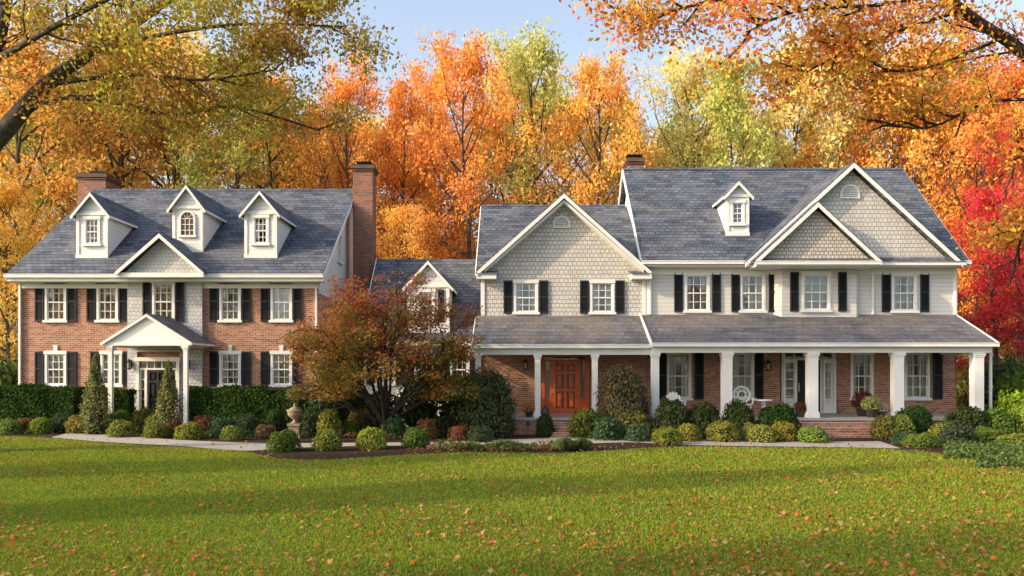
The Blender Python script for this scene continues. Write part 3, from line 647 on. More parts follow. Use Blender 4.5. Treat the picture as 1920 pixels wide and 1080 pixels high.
def fallen(name,xs,ys,zz,size):
    n=len(xs); prof=[(0,-1),(.25,-.45),(.85,-.55),(.55,-.1),(1,.25),(.42,.3),(.35,.65),(0,1),(-.35,.65),(-.42,.3),(-1,.25),(-.55,-.1),(-.85,-.55),(-.25,-.45)]
    pr=np.array(prof); a=rng.random(n)*6.283; tl=rng.normal(size=(n,2))*.3; s=size*(.5+.9*rng.random(n)**1.8); cu=rng.normal(size=n)*.4
    lx=pr[None,:,0]*s[:,None]; ly=pr[None,:,1]*s[:,None]
    X_=lx*np.cos(a)[:,None]-ly*np.sin(a)[:,None]; Y_=lx*np.sin(a)[:,None]+ly*np.cos(a)[:,None]
    Z_=lx*tl[:,:1]+ly*tl[:,1:]+np.abs(lx)*cu[:,None]; Z_-=Z_.min(axis=1)[:,None]
    P=np.stack([X_+xs[:,None],Y_+ys[:,None],Z_+np.broadcast_to(zz,(n,))[:,None]],2)
    o=bpy.data.objects.new(name,npmesh(name,[(P,14,0)],[FALLEN])); COL.objects.link(o); o['kind']='stuff'; return o
n=32000; Dd=6.5*(28/6.5)**(rng.random(n)**.7); xx=(rng.random(n)*2-1)*(Dd*.72+1)
dens=.24+.5*np.clip((xx/Dd+.40),0,1)+.3*np.clip((12.5-Dd)/5,0,1)+.25*np.sin(xx*.9+Dd*1.3)
k=(rng.random(n)<dens)&(Dd<np.interp(xx,ex,ey)+1.5); fallen('fallen_leaves',xx[k],Dd[k],.026,.031)
n=900; fallen('fallen_leaves_in_bed',(rng.random(n)-.5)*38,22+8*rng.random(n),.02,.04)
# ================================================================ shrubs
def sphere_pts(n,rng):
    v=rng.normal(size=(n,3)); v/=np.linalg.norm(v,axis=1)[:,None]; return v
def coreball(r,zs=.85,cz=0,n=14,m=9):
    P=[]
    def pt(i,j): a=2*math.pi*i/n; t=math.pi*j/m; return (r*math.sin(t)*math.cos(a),r*math.sin(t)*math.sin(a),cz+zs*r*math.cos(t))
    for i in range(n):
        for j in range(m): P.append([pt(i,j),pt(i,j+1),pt(i+1,j+1),pt(i+1,j)])
    return np.array(P)
def bushmesh(seed,nl,ls,rough,loose=0.0,zs=.85):
    r=np.random.default_rng(seed); d=sphere_pts(nl,r); d[:,2]=np.where(d[:,2]<-.55,-d[:,2],d[:,2])
    ph=r.random((6,3))*8; f=r.normal(size=(6,3))*3.2
    bump=sum(np.sin(d@f[i]+ph[i,0]) for i in range(6))/6
    rad=1+rough*bump*1.4+r.normal(size=nl)*(.045+loose)-np.abs(r.normal(size=nl))*.05
    C=d*rad[:,None]; C[:,2]=C[:,2]*zs+.5*zs
    C=C[C[:,2]>0]
    nn=C-np.array([0,0,.5*zs]); nn/=np.linalg.norm(nn,axis=1)[:,None]
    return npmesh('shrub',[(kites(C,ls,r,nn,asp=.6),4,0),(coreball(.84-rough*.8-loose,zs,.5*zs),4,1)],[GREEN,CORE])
BM=[bushmesh(i,2700,.068,.17,.02) for i in range(3)]+[bushmesh(9,1800,.085,.24,.12),bushmesh(10,1800,.085,.24,.12)]
BIG=[bushmesh(20,7000,.045,.16,.05,.95)]
gD=(.04,.075,.02,1); gM=(.10,.145,.03,1); gY=(.20,.22,.045,1); gR=(.19,.10,.05,1); gB=(.06,.09,.045,1)
def bush(name,me,px,pyt,hw,D,col,label,group=None,cat='shrub'):
    r=hw*D/F*.92; h=Z(pyt,D); o=bpy.data.objects.new(name,me); COL.objects.link(o)
    o.location=(X(px,D),D,0); tall=h/1.32 if me not in BIG else h/1.57
    o.scale=(r*rnd.uniform(.94,1.08),r*rnd.uniform(.9,1.05),tall*rnd.uniform(.92,1.02)); o.rotation_euler=(0,0,rnd.random()*6.28); o.color=tuple(c*rnd.uniform(.8,1.2) for c in col[:3])+(1,)
    o['label']=label; o['category']=cat
    if group: o['group']=group
    return o
L={0:'dark green clipped rounded boxwood shrub in dark mulch bed',1:'mid green rounded boxwood shrub in mulch bed',2:'yellow green rounded boxwood shrub in mulch bed',3:'reddish brown low shrub in mulch bed',4:'loose dark blue green shrub in mulch bed'}
C_={0:gD,1:gM,2:gY,3:gR,4:gB}
lst=[(20,783,24,29,2),(76,781,24,29.2,2),(-35,778,26,29.5,1),(152,775,30,29.4,2),(120,772,20,29.8,4),(222,768,24,29.6,1),(268,765,22,29.4,1),(228,785,25,27.6,2),(294,790,26,27.3,2),(292,777,22,28.4,1),(355,793,28,26.8,2),(436,797,23,26.4,2),(418,783,22,27.8,4),(380,780,20,28.4,3),(325,786,16,28.0,3),(48,786,16,29.4,3),(533,803,33,22.6,1),(614,806,29,22.8,2),(697,801,31,23.3,2),(780,802,29,23.8,1),(498,796,18,26.9,3),(516,766,21,28.4,0),(462,781,24,27.9,4),(617,768,28,27.4,2),(585,778,20,28,4),(672,774,22,28.6,3),(742,782,22,27.5,4),(830,782,28,28.2,4),(800,786,20,27,3),(860,798,18,26,3),(900,800,20,25.6,4),(655,790,18,27.8,1),(1022,777,18,27.8,0),(1098,765,34,27.4,1),(1140,783,34,26.6,4),(1187,762,37,27.6,2),(1200,794,26,25.9,4),(1251,798,27,24.8,2),(1256,748,38,27.3,0),(1320,752,35,27.3,0),(1290,792,26,26.0,2),(1355,787,32,25.8,2),(1384,752,33,27.2,0),(1428,797,30,25.6,2),(1408,792,18,26,2),(1458,753,42,27.1,0),(1470,789,26,25.9,2),(1525,800,27,25.4,2),(1662,779,30,26.9,2),(1690,779,28,26.8,2),(1715,763,36,27.5,0),(1728,812,32,23.9,1),(1695,812,20,24.6,4),(1795,796,34,24.8,4),(1770,790,26,25.6,2),(1815,763,44,27,0),(1868,764,42,27,1),(1920,760,44,27.4,2),(1960,775,50,26,1),(1850,800,34,25.5,1),(1910,812,38,24,2)]
for (px,pt,hw,D,k) in lst:
    me=BM[3+rnd.randrange(2)] if k in(3,4) else BM[rnd.randrange(3)]
    bush('boxwood_shrub' if k<3 else 'garden_shrub',me,px,pt,hw,D,C_[k],L[k],'rounded shrubs in the planting beds' if k<3 else 'loose shrubs in the planting beds')
bush('rhododendron_bush',BIG[0],912,688,57,27.9,(.07,.095,.055,1),'large round dark evergreen bush beside the porch')
bush('camellia_bush',BIG[0],1168,680,48,28.0,(.12,.125,.05,1),'tall rounded green camellia bush with reddish tips by porch column')
bush('azalea_bush',BM[3],610,700,40,29.5,(.05,.08,.03,1),'dark leafy evergreen bush against the house')
bush('azalea_bush',BM[4],790,715,60,30.5,(.04,.065,.03,1),'dark leafy evergreen bush against the white wing')
bush('azalea_bush',BM[3],700,735,50,30,(.05,.08,.03,1),'dark leafy evergreen bush against the white wing')
bush('azalea_bush',BM[3],860,740,36,29.5,(.05,.08,.03,1),'dark leafy evergreen bush against the white wing')
bush('azalea_bush',BM[4],-10,672,60,36,(.08,.11,.03,1),'tall green bush at the corner of the brick house')
bush('azalea_bush',BM[3],1875,680,60,33,(.07,.10,.04,1),'tall bluish green evergreen bush beside the porch')
bush('azalea_bush',BM[4],1925,700,60,31,(.09,.13,.03,1),'tall green bush beside the porch')
bush('azalea_bush',BM[3],1910,738,40,28.5,(.24,.28,.03,1),'bright yellow green leafy bush')
def hedge(x0,x1,y0,y1,h,label):
    r=np.random.default_rng(int(abs(x0)*10)); n=int(((x1-x0)*(y1-y0)+(x1-x0)*h*2+(y1-y0)*h*2)*900)
    p=r.random((n,3))*[x1-x0,y1-y0,h]+[x0,y0,0]; f=r.random(n)
    nn=np.zeros((n,3)); a=f<.5; p[a,1]=y0; nn[a,1]=-1; c=(f>=.5)&(f<.85); p[c,2]=h; nn[c,2]=1; e=(f>=.85)&(f<.92); p[e,0]=x0; nn[e,0]=-1; e=f>=.92; p[e,0]=x1; nn[e,0]=1
    d=.05*np.sin(p[:,0]*2.3)+.04*np.sin(p[:,0]*5.1+p[:,2]*4)+r.normal(size=n)*.035
    p+=nn*d[:,None]; cx=(x0+x1)/2; cy=(y0+y1)/2; p-=[cx,cy,0]
    A=(x1-x0)/2-.09; Bb=(y1-y0)/2-.09; hh=h-.09
    c=np.array([[(-A,-Bb,0),(A,-Bb,0),(A,-Bb,hh),(-A,-Bb,hh)],[(-A,-Bb,hh),(A,-Bb,hh),(A,Bb,hh),(-A,Bb,hh)],[(-A,-Bb,0),(-A,Bb,0),(-A,Bb,hh),(-A,-Bb,hh)],[(A,-Bb,0),(A,Bb,0),(A,Bb,hh),(A,-Bb,hh)]],float)
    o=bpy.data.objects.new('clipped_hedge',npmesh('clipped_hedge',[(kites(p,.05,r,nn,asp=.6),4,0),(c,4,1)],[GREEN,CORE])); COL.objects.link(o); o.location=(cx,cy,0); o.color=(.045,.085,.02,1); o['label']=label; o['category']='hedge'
hedge(X(-60,30.4),X(150,30.4),30,31.1,Z(727,30.4),'long dark green clipped hedge in front of brick wall')
hedge(X(205,30.7),X(247,30.7),30.4,31.2,Z(733,30.6),'short dark green clipped hedge beside the portico')
hedge(X(352,30.4),X(566,30.4),30,31.1,Z(729,30.4),'long dark green clipped hedge in front of brick wall')
def conifer(px,pyt,hw,D):
    r=np.random.default_rng(px); H=Z(pyt,D); R=hw*D/F; n=4200; t=r.random(n)**.8; a=r.random(n)*6.283
    prof=R*np.minimum(1,(1-t)*1.35+.04)**.85*np.minimum(1,.65+t*2)*(1+.20*np.sin(a*5+t*14)+.12*np.sin(a*11-t*25)); rr=prof*(1-np.abs(r.normal(size=n))*.2)
    C=np.stack([rr*np.cos(a),rr*np.sin(a),t*H+r.normal(size=n)*.04],1); nn=np.stack([np.cos(a)*.6,np.sin(a)*.6,np.full(n,.7)],1)
    cp=[]; 
    for j in range(8):
        for i in range(10):
            def q(i,j): t=j/8; R2=.5*R*min(1,(1-t)*1.35)**.85; return (R2*math.cos(i*.6283),R2*math.sin(i*.6283),t*H*.9)
            cp.append([q(i,j),q(i+1,j),q(i+1,j+1),q(i,j+1)])
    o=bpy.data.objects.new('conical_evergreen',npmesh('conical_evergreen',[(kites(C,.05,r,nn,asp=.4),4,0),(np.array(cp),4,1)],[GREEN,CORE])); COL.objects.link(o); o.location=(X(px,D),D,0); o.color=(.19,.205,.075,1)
    o['label']='narrow conical evergreen shrub beside the portico in mulch bed'; o['category']='shrub'; o['group']='conical evergreens flanking the portico'
conifer(179,668,26,28.8); conifer(316,680,24,28.2)
def cover(name,areas,ls,col,nper,hmax,mat=GREEN):
    r=np.random.default_rng(len(name)); P=[]
    for (px0,px1,py0,py1) in areas:
        d0,d1=GD(py1),GD(py0); n=int(nper*(X(px1,d1)-X(px0,d1))*(d1-d0)); dd=d0+(d1-d0)*r.random(n); pp=px0+(px1-px0)*r.random(n)
        x=(pp-960)*dd/F; hh=hmax*(.25+.75*np.abs(np.sin(x*2.1+dd*1.3)*np.cos(dd*2.7-x)))*r.random(n); P.append(np.stack([x,dd,hh+.02],1))
    P=np.concatenate(P); o=bpy.data.objects.new(name,npmesh(name,[(kites(P,ls,r,None,1.0),4,0)],[mat])); COL.objects.link(o); o.color=col; o['kind']='stuff'
cover('ground_cover',[(350,480,811,820),(-40,60,806,815),(1770,1960,838,862),(1830,1960,858,878),(820,1000,839,846)],.05,(.10,.15,.045,1),450,.26)
cover('low_perennials',[(800,1060,838,846),(1200,1300,812,820),(180,420,806,812),(640,800,812,822)],.05,(.21,.13,.055,1),280,.2)
def tuft(px,py,r0,h):
    r=np.random.default_rng(px); D=GD(py); n=500; a=r.random(n)*6.283; e=r.random(n); base=np.stack([np.cos(a)*.08,np.sin(a)*.08,np.zeros(n)],1)
    out=np.stack([np.cos(a),np.sin(a)],1)*(r0*e)[:,None]; tip=np.concatenate([out,(h*(1-.55*e*e)*(.7+.3*r.random(n)))[:,None]],1); mid=np.concatenate([out*.45,(h*.75*(.8+.2*r.random(n)))[:,None]],1)
    wv=np.stack([-np.sin(a),np.cos(a),np.zeros(n)],1)*.008
    P=np.stack([base-wv,base+wv,mid+wv,tip,mid-wv],1)
    o=bpy.data.objects.new('ornamental_grass',npmesh('ornamental_grass',[(P,5,0)],[BLADE])); COL.objects.link(o); o.location=(X(px,D),D,0); o.color=(.26,.33,.1,1); o['label']='pale green mounded ornamental grass at edge of mulch bed'; o['category']='grass'; o['group']='ornamental grass tufts'
tuft(1058,845,.42,.42); tuft(1090,843,.40,.38); tuft(940,841,.35,.25); tuft(880,843,.35,.25)
# ================================================================ trees
def rv(r,s=1): return Vector((r.gauss(0,s),r.gauss(0,s),r.gauss(0,s)))
def limb(b,r,start,d,L,r0,r1,n=5,up=.08,wob=.13,sides=5):
    pts=[start.copy()]; d=d.normalized(); p=start.copy()
    for i in range(n):
        d=(d+Vector((0,0,up))+rv(r,wob)).normalized(); p=p+d*(L/n); pts.append(p.copy())
    b.tube(pts,[r0+(r1-r0)*i/n for i in range(n+1)],sides); return pts,d
def along(pts,t):
    k=t*(len(pts)-1); i=min(int(k),len(pts)-2); return pts[i].lerp(pts[i+1],k-i), (pts[i+1]-pts[i]).normalized()
def perp(r,d,ang):
    a=rv(r); a=(a-d*a.dot(d)).normalized(); return d*math.cos(ang)+a*math.sin(ang)
def subs(b,r,pts,L,rad,tips,ns=4,nt=3,t0=.3,up=.08):
    for j in range(ns):
        t=t0+(1-t0)*(j+r.random())/ns; p,d=along(pts,min(t,.99)); d2=perp(r,d,r.uniform(.5,1.0)); L2=L*r.uniform(.35,.55)
        q,_=limb(b,r,p,d2,L2,rad*.45,rad*.15,4,up,.16,4); tips+=[q[2],q[3],q[4]]
        for k in range(nt):
            p3,d3=along(q,r.uniform(.3,1)*.99); q3,_=limb(b,r,p3,perp(r,d3,r.uniform(.4,1.0)),L2*r.uniform(.35,.6),rad*.16,rad*.05,3,up,.2,3); tips+=[q3[1],q3[2],q3[3]]
def leafcloud(tips,nl,ls,sig,seed,zmin=None,flat=0.0,zq=.7):
    r=np.random.default_rng(seed); T_=np.array([tuple(t) for t in tips]); w=r.random(len(T_))**1.5+.1; w/=w.sum()
    i=r.choice(len(T_),nl,p=w); C=T_[i]+r.normal(size=(nl,3))*sig*np.array([1,1,zq])
    if zmin is not None: C=C[C[:,2]>zmin]
    return kites(C,ls,r,None,flat)
def gentree(seed,H=22.0,R=5.2,cb=.22,npr=26,nl=16500,ls=.128,sig=.42):
    r=random.Random(seed); b=B(); tips=[]; tr,_=limb(b,r,Vector((0,0,0)),Vector((0,0,1)),H*.93,H*.014,.03,10,.25,.05,8)
    for i in range(npr):
        e=(i+.5)/npr; t=cb+(.98-cb)*e; p,d=along(tr,t); a=i*2.4+r.uniform(-.5,.5); env=R*(math.sin(math.pi*(e*.77+.19)))**.65
        el=math.radians(15+45*e); L=env*r.uniform(.7,1.3); dd=Vector((math.cos(a)*math.cos(el),math.sin(a)*math.cos(el),math.sin(el)))
        q,_=limb(b,r,p,dd,L,.04+.09*(1-e)+.02,.02,5,.06,.1,5); tips+=[q[3],q[4],q[5]]; subs(b,r,q,L,.07,tips,4,3)
    return b.mesh('trunk',BARK), npmesh('crown',[(leafcloud(tips,nl,ls,sig,seed),4,0)],[LEAF])
TV=[gentree(100+i,R=(5.0,5.8,4.6,5.4)[i],cb=(.2,.25,.18,.3)[i]) for i in range(4)]
OR=(.86,.40,.10,1); OR2=(.86,.49,.12,1); YE=(.86,.61,.17,1); YG=(.56,.57,.17,1); RD=(.70,.07,.06,1); BR=(.62,.34,.09,1); OL=(.38,.40,.09,1); RO=(.82,.27,.08,1); PY=(.80,.68,.26,1)
names={OR:'bright orange',OR2:'golden orange',YE:'golden yellow',YG:'yellow green',RD:'deep red',BR:'rusty orange',OL:'olive green',RO:'red orange',PY:'pale yellow'}
def tree(px,pyt,hw,D,col,v=None,x=None):
    v=rnd.randrange(4) if v is None else v; H=Z(pyt,D) if pyt is not None else 20; R=hw*D/F if pyt is not None else hw
    root=empty('autumn_tree',(X(px,D) if x is None else x,D,0),'tall slender tree with %s autumn leaves'%names[col]+(' behind the houses' if D>40 else ' beside the lawn'),'tree','autumn trees around the houses')
    for nm,me in zip(('trunk','crown'),TV[v]):
        o=child(nm,me,root); 
        if nm=='crown': o.color=col
    s=R/5.0; root.scale=(s,s,H/22.8); root.rotation_euler=(0,0,rnd.random()*6.28); return root
TL=[(-60,60,150,50,OL),(40,40,150,46,OR2),(130,90,140,52,YG),(230,60,140,48,BR),(330,30,150,52,YE),(430,70,130,47,OL),(515,115,115,50,OR2),(595,175,90,54,YE),(655,125,95,48,OR),(745,120,95,50,OR),(820,110,90,56,OR),(885,62,115,48,OR),(958,90,90,55,YE),(1015,48,120,50,YG),(1108,80,110,47,OR2),(1175,145,80,54,YE),(1300,95,100,50,PY),(1390,65,120,48,YG),(1350,115,95,56,YG),(1490,50,120,50,PY),(1570,40,120,54,YG),(1660,90,120,47,OR2),(1750,60,130,50,OR),(1830,120,120,45,OR),(1915,100,120,48,RO),(1990,60,150,50,RD),(1872,330,80,41,RD),(1925,230,90,40,RD),
 (700,200,115,60,YE),(800,190,115,62,OR2),(930,170,115,60,OR),(1060,180,115,62,OR2),(1200,240,110,60,YE),(1262,235,90,64,YG),(620,250,105,62,OR2),(480,210,120,62,YE),(350,190,130,62,YG),(200,200,130,60,YE),(60,190,130,60,OR),(1450,180,120,60,YE),(1600,180,120,60,YG),(1720,180,120,60,OR),(1850,180,120,58,OR),(10,330,80,44,YE),(640,350,80,44,OR2),(765,370,80,45,OR2)]
for t in TL: tree(*t)
r=np.random.default_rng(5); n=50000; x=(r.random(n)*2-1)*75; y=66+r.random(n)*16; zt_=15+3*np.sin(x*.35)+2*np.sin(x*.9+1); z=r.random(n)**.8*zt_
o=bpy.data.objects.new('far_woodland',npmesh('far_woodland',[(kites(np.stack([x,y,z],1),.42,r),4,0)],[LEAF])); COL.objects.link(o); o.color=(.68,.40,.09,1); o['kind']='stuff'
n=26000; x=(r.random(n)*2-1)*48; y=43+r.random(n)*6; z=r.random(n)**1.2*(3.2+1.2*np.sin(x*.6)+.8*np.sin(x*1.7))
o=bpy.data.objects.new('understory_brush',npmesh('understory_brush',[(kites(np.stack([x,y,z],1),.16,r),4,0)],[LEAF])); COL.objects.link(o); o.color=(.3,.24,.06,1); o['kind']='stuff'
# unseen trees, narrowed and multiplied to shape the shadow bands on the lawn
for (x0_,y0_,h,w,c,m) in((-26,-1.9,17,2.0,OR2,3),(-24,-5.2,13,2.0,YG,3),(-27,5.5,18,1.25,YE,4),(-27,12.2,15,1.6,OR,3)):
    for j in range(m):
        root=tree(0,None,w,y0_-1.25*j,c,j%4,x0_-3.5*j); root.scale=(w/5,w/5,(h+1.6*j)/22.5)
def framing(root,limbs,nl,ls,sig,zmin,col,seed,ns=5,nt=4,trunkpts=None,cfilter=None,mat=None,bk=None):
    r=random.Random(seed); b=B(); tips=[]
    if trunkpts: b.tube([Vector(p) for p,_ in trunkpts],[q for _,q in trunkpts],12)
    for (pts,r0,r1,L) in limbs:
        P=[Vector(p) for p in smooth([tuple(Vector((X(a,d),d,Z(c,d)))) for a,c,d in pts],4)]
        n=len(P)-1; b.tube(P,[r0+(r1-r0)*i/n for i in range(n+1)],8); subs(b,r,P,L,.065,tips,ns*2,nt,.25,.03)
    off=WL[root]; o=b.obj('trunk',bk or BARK,root,True)
    K=leafcloud(tips,nl,ls,sig,seed,zmin,.3)
    if cfilter is not None: K=K[cfilter(K.mean(axis=1))]
    me=npmesh('crown',[((K-np.array(tuple(off)))[...],4,0)],[mat or LEAFNEAR]); c=child('crown',me,root); c.color=col
lx=X(-165,22)
LT=empty('spreading_maple_tree',(lx,22,0),'large spreading tree with grey limbs and olive orange leaves','tree')
framing(LT,[([(-150,420,22),(0,255,22),(85,160,22),(190,85,22.5),(300,10,23),(380,-60,23)],.28,.08,4.0),
 ([(-120,300,22),(-20,120,21.5),(5,40,21),(20,-60,21)],.22,.12,4.3),
 ([(20,235,22),(95,185,22),(200,190,22),(330,215,22.5),(440,200,23),(600,245,23.5)],.10,.025,2.6),
 ([(190,90,22.4),(330,60,22),(470,45,21.5),(650,50,21)],.08,.02,2.8),
 ([(300,10,23),(450,-40,22),(620,0,21)],.08,.02,3.0),
 ([(85,160,22),(240,140,21.5),(380,150,21),(520,130,21)],.07,.02,2.8),
 ([(-20,120,21.5),(120,40,20),(260,-30,19)],.10,.03,3.4)],
 31000,.062,.36,8.8,(.48,.36,.07,1),11,5,4,[((lx,22,-.1),.5),((lx+.1,22,2.0),.4),((lx+.2,22,6.0),.34),((X(-120,22),22,Z(300,22)),.28)])
rx=X(2330,17)
RT=empty('spreading_maple_tree',(rx,17,0),'large spreading maple with dark limbs and orange red leaves','tree')
framing(RT,[([(2200,420,17),(2050,230,17),(1920,100,17),(1840,45,17),(1760,-10,17),(1600,-70,17)],.18,.07,2.8),
 ([(2000,190,17),(1860,190,16.5),(1740,240,16.5),(1640,225,16.5)],.045,.012,1.6),
 ([(1800,20,17),(1680,60,16.5),(1560,110,16),(1470,160,16)],.045,.012,1.5),
 ([(1880,70,17),(1760,120,16.5),(1660,130,16),(1560,60,16)],.045,.012,1.6),
 ([(1600,-70,17),(1450,-20,16.5),(1320,5,16),(1220,30,16),(1150,20,16)],.06,.012,1.5),
 ([(1760,-10,17),(1640,10,16),(1500,20,15.5),(1400,60,15)],.045,.012,1.5),
 ([(2050,230,17),(1980,330,17),(1925,420,17.5),(1900,500,18)],.06,.02,1.6),
 ([(2100,290,17),(1990,260,16),(1900,300,15.5)],.05,.02,1.5)],
 20000,.054,.31,5.0,(.70,.33,.07,1),21,5,4,[((rx,17,-.1),.5),((rx,17,2),.4),((X(2280,17),17,4.0),.32),((X(2200,17),17,Z(420,17)),.25)],
 lambda c:(c[:,2]>7.4)|(c[:,0]>9.6),LEAFRED,BARKD)
# japanese maple
JM=empty('japanese_maple_tree',(X(722,27.6),27.6,0),'low spreading japanese maple with bronze, green and orange leaves','tree')
r=random.Random(5); b=B(); tips=[]; base=Vector((X(722,27.6),27.6,0))
b.tube([base+Vector((0,0,-.05)),base+Vector((0,0,.25)),base+Vector((.02,0,.55))],[.22,.16,.17],10)
for i in range(18):
    a=i*2.4; el=math.radians((28,46,66,57)[i%4]); d=Vector((math.cos(a)*math.cos(el),math.sin(a)*math.cos(el)*.75,math.sin(el)))
    L=(3.1,3.7,4.3,4.0)[i%4]; q,_=limb(b,r,base+Vector((0,0,.45)),d,L,.065,.02,7,-.01,.08,7); tips+=q[4:]
    subs(b,r,q,L*.85,.05,tips,8,4,.35,-.03)
b.obj('trunk',BARKD,JM,True)
K=leafcloud(tips,62000,.052,.20,3,1.3,1.8,.4); M=K.mean(axis=1)
q=((M[:,0]-base.x-.1)/3.55)**2+((M[:,1]-27.6)/3.2)**2+(np.maximum(M[:,2]-2.3,0)/3.6)**2+(np.maximum(2.3-M[:,2],0)/1.6)**2
K=K[q<1+.14*np.sin(M[:,0]*4)+.12*np.sin(M[:,2]*6)]; K=K-np.array(tuple(WL[JM])); child('crown',npmesh('crown',[(K,4,0)],[JMAP]),JM)
# ================================================================ garden objects
D=27.2; u=empty('garden_urn',(X(553,D),D,0),'weathered stone garden urn with finial lid on square plinth','urn'); cx,cy=X(553,D),D
B().box(cx-.22,cx+.22,cy-.22,cy+.22,0,.12).box(cx-.17,cx+.17,cy-.17,cy+.17,.12,.42).box(cx-.21,cx+.21,cy-.21,cy+.21,.42,.50).obj('plinth',STONE,u)
B().lathe(cx,cy,[(.11,.5),(.13,.53),(.06,.58),(.06,.62),(.13,.68),(.22,.76),(.25,.85),(.24,.89),(.28,.92),(.28,.95),(.21,.97)],24).obj('urn_bowl',STONE,u,True)
B().lathe(cx,cy,[(.20,.97),(.15,1.02),(.07,1.06),(.04,1.09),(.06,1.12),(.04,1.16),(.01,1.19)],20).obj('urn_lid',STONE,u,True)
def planter(px,D,z,s,label,col,r=None,cat='potted plant'):
    cx=X(px,D); e=empty('potted_plant',(cx,D,z),label,cat)
    B().lathe(cx,D,[(.11*s,z),(.14*s,z+.03),(.19*s,z+.25*s),(.22*s,z+.27*s),(.22*s,z+.30*s),(.19*s,z+.29*s)],18).obj('pot',CERAM,e,True)
    o=child('foliage',BM[3],e); o.scale=(.28*s,.28*s,.30*s); o.location=(0,0,.26*s); o.color=col
planter(1634,28.75,pz,1.1,'dark ceramic pot with pale green foliage on the porch',(.28,.32,.1,1)); planter(1618,29.4,pz,1.3,'dark pot with deep red foliage on the porch',(.12,.03,.03,1)); planter(1500,28.9,pz,.8,'small pot of dark foliage beside porch steps',(.12,.06,.03,1)); planter(992,28.9,pz,.8,'small pot of orange flowers beside the porch step',(.6,.25,.1,1))
planter(1652,28.8,pz,.8,'small pot with pale pink flowers on the porch',(.5,.4,.33,1))
cx,cy=X(1022,28.7),28.7; e=empty('porch_jar',(cx,cy,pz),'small dark glazed jar with lid beside the front door','jar'); B().lathe(cx,cy,[(.08,pz),(.15,pz+.08),(.17,pz+.2),(.10,pz+.32),(.11,pz+.35)],18).obj('jar_body',CERAM,e,True); B().lathe(cx,cy,[(.1,pz+.35),(.06,pz+.4),(.02,pz+.45)],14).obj('jar_lid',CERAM,e,True)
D=29.0; cx=X(1394,D); ch=empty('garden_chair',(cx,D,pz),'white ornate cast iron garden chair with round scroll back','chair')
def ring(b,c,R,rr=.012,n=20): b.tube([Vector((c[0]+R*math.cos(2*math.pi*i/n),c[1],c[2]+R*math.sin(2*math.pi*i/n))) for i in range(n+1)],[rr]*(n+1),5)
b=B(); zc=pz+.80; ring(b,(cx,D+.22,zc),.30,.032); ring(b,(cx,D+.22,zc),.13,.02)
for k in range(8): a=k*math.pi/4; ring(b,(cx+.21*math.cos(a),D+.22,zc+.21*math.sin(a)),.065,.016,10)
b.obj('backrest',IRON,ch)
B().lathe(cx,D,[(.27,pz+.42),(.29,pz+.44),(.29,pz+.46),(.2,pz+.465)],20).obj('seat',IRON,ch)
for sx_ in(-1,1):
    for sy_ in(-1,1): b=B(); b.tube([Vector((cx+sx_*.2,D+sy_*.17,pz+.43)),Vector((cx+sx_*.22,D+sy_*.19,pz+.25)),Vector((cx+sx_*.19,D+sy_*.16,pz+.12)),Vector((cx+sx_*.26,D+sy_*.22,pz))],[.022,.018,.018,.024],6); b.obj('leg',IRON,ch)
    b=B(); b.tube([Vector((cx+sx_*.28,D+.2,pz+.68)),Vector((cx+sx_*.34,D+.05,pz+.68)),Vector((cx+sx_*.32,D-.15,pz+.64)),Vector((cx+sx_*.26,D-.14,pz+.45))],[.022]*4,6); b.obj('armrest',IRON,ch)
D=29.1; cx=X(1432,D); tb=empty('garden_table',(cx,D,pz),'small white ornate iron side table on the porch','table')
B().lathe(cx,D,[(.30,pz+.58),(.31,pz+.60),(.30,pz+.63)],20).obj('table_top',IRON,tb)
for k in range(3): a=k*2.094+.3; b=B(); b.tube([Vector((cx+.06*math.cos(a),D+.06*math.sin(a),pz+.58)),Vector((cx+.05*math.cos(a),D+.05*math.sin(a),pz+.25)),Vector((cx+.22*math.cos(a),D+.22*math.sin(a),pz))],[.02]*3,6); b.obj('leg',IRON,tb)
D=29.2; cx=X(1266,D); ch=empty('slatted_chair',(cx,D,pz),'white painted slatted garden chair with rounded back','chair')
b=B()
for k in range(5):
    x=cx+(k-2)*.105; h=.9-.03*(k-2)**2; b.add([(x-.045,D+.18,pz+.35),(x+.045,D+.18,pz+.35),(x+.045,D+.38,pz+h),(x-.045,D+.38,pz+h),(x-.045,D+.20,pz+.35),(x+.045,D+.20,pz+.35),(x+.045,D+.40,pz+h),(x-.045,D+.40,pz+h)],[(0,1,2,3),(7,6,5,4),(0,4,5,1),(2,6,7,3),(1,5,6,2),(0,3,7,4)])
b.obj('backrest',IRON,ch); b=B()
for k in range(5): b.box(cx-.27,cx+.27,D-.3+k*.1,D-.22+k*.1,pz+.36,pz+.38)
b.obj('seat',IRON,ch)
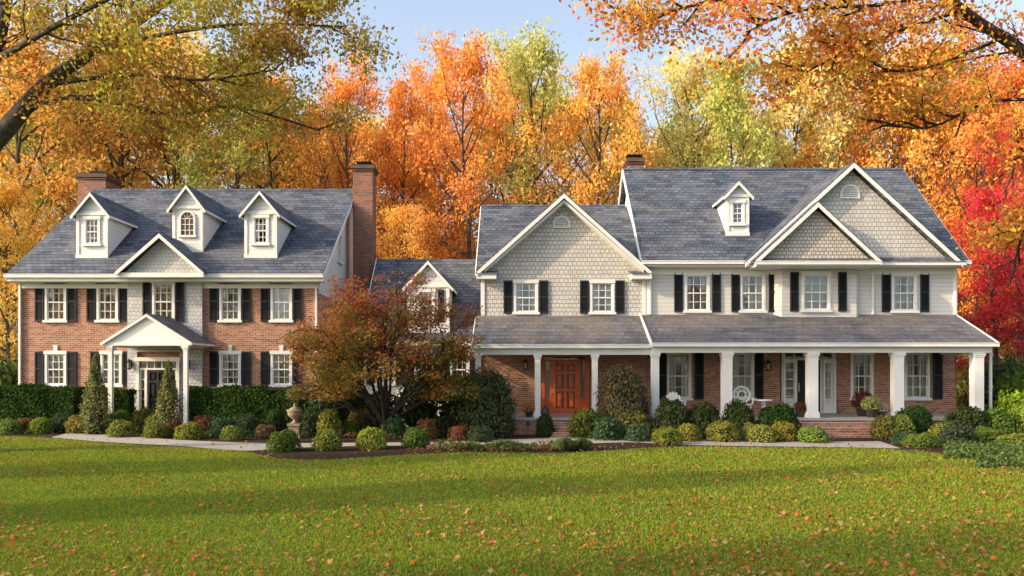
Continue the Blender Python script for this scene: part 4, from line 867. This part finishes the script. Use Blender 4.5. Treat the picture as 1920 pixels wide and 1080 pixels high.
for s in(-1,1):
    B().box(cx+s*.3-.02,cx+s*.3+.02,D-.3,D-.22,pz,pz+.56).obj('leg',IRON,ch); B().box(cx+s*.3-.02,cx+s*.3+.02,D+.25,D+.33,pz,pz+.56).obj('leg',IRON,ch); B().box(cx+s*.3-.06,cx+s*.3+.06,D-.35,D+.35,pz+.56,pz+.585).obj('armrest',IRON,ch)
for px,py in((926,822),(990,818),(640,838),(1180,822)):
    D=GD(py); cx=X(px,D); e=empty('path_light',(cx,D,0),'small black metal garden path light in mulch bed','garden light','path lights')
    B().cyl(cx,D,0,.38,.014,.014,8).obj('stake',METAL,e); B().lathe(cx,D,[(.03,.36),(.05,.38),(.05,.46),(.10,.47),(.02,.53)],14).obj('lamp_head',METAL,e)
# ================================================================ light, world, camera
EL=math.radians(25); sd=Vector((-.94,-.34,0)).normalized(); S=Vector((sd.x*math.cos(EL),sd.y*math.cos(EL),math.sin(EL)))
l=bpy.data.lights.new('sun','SUN'); l.energy=5.0; l.angle=math.radians(.5); l.color=(1.0,.78,.48); lo=bpy.data.objects.new('sun',l); COL.objects.link(lo); lo.rotation_euler=(-S).to_track_quat('-Z','Y').to_euler()
wd=bpy.data.worlds.new('World'); scene.world=wd; wd.use_nodes=True; nt=wd.node_tree; nt.nodes.clear()
sk=nt.nodes.new('ShaderNodeTexSky'); sk.sky_type='NISHITA'; sk.sun_disc=False; sk.sun_elevation=EL; sk.sun_rotation=math.atan2(S.x,S.y); sk.air_density=1.0; sk.dust_density=3.5; sk.ozone_density=.8
hs=nt.nodes.new('ShaderNodeHueSaturation'); hs.inputs['Saturation'].default_value=.76; nt.links.new(sk.outputs[0],hs.inputs['Color'])
bg=nt.nodes.new('ShaderNodeBackground'); bg.inputs[1].default_value=.35; ou=nt.nodes.new('ShaderNodeOutputWorld'); nt.links.new(hs.outputs[0],bg.inputs[0]); nt.links.new(bg.outputs[0],ou.inputs[0])
cam=bpy.data.cameras.new('camera'); cam.lens=F/1920*36; cam.sensor_width=36; cam.shift_y=160/1920; cam.clip_end=1000
co=bpy.data.objects.new('camera',cam); COL.objects.link(co); co.location=(0,0,HC); co.rotation_euler=(math.radians(90),0,0); scene.camera=co
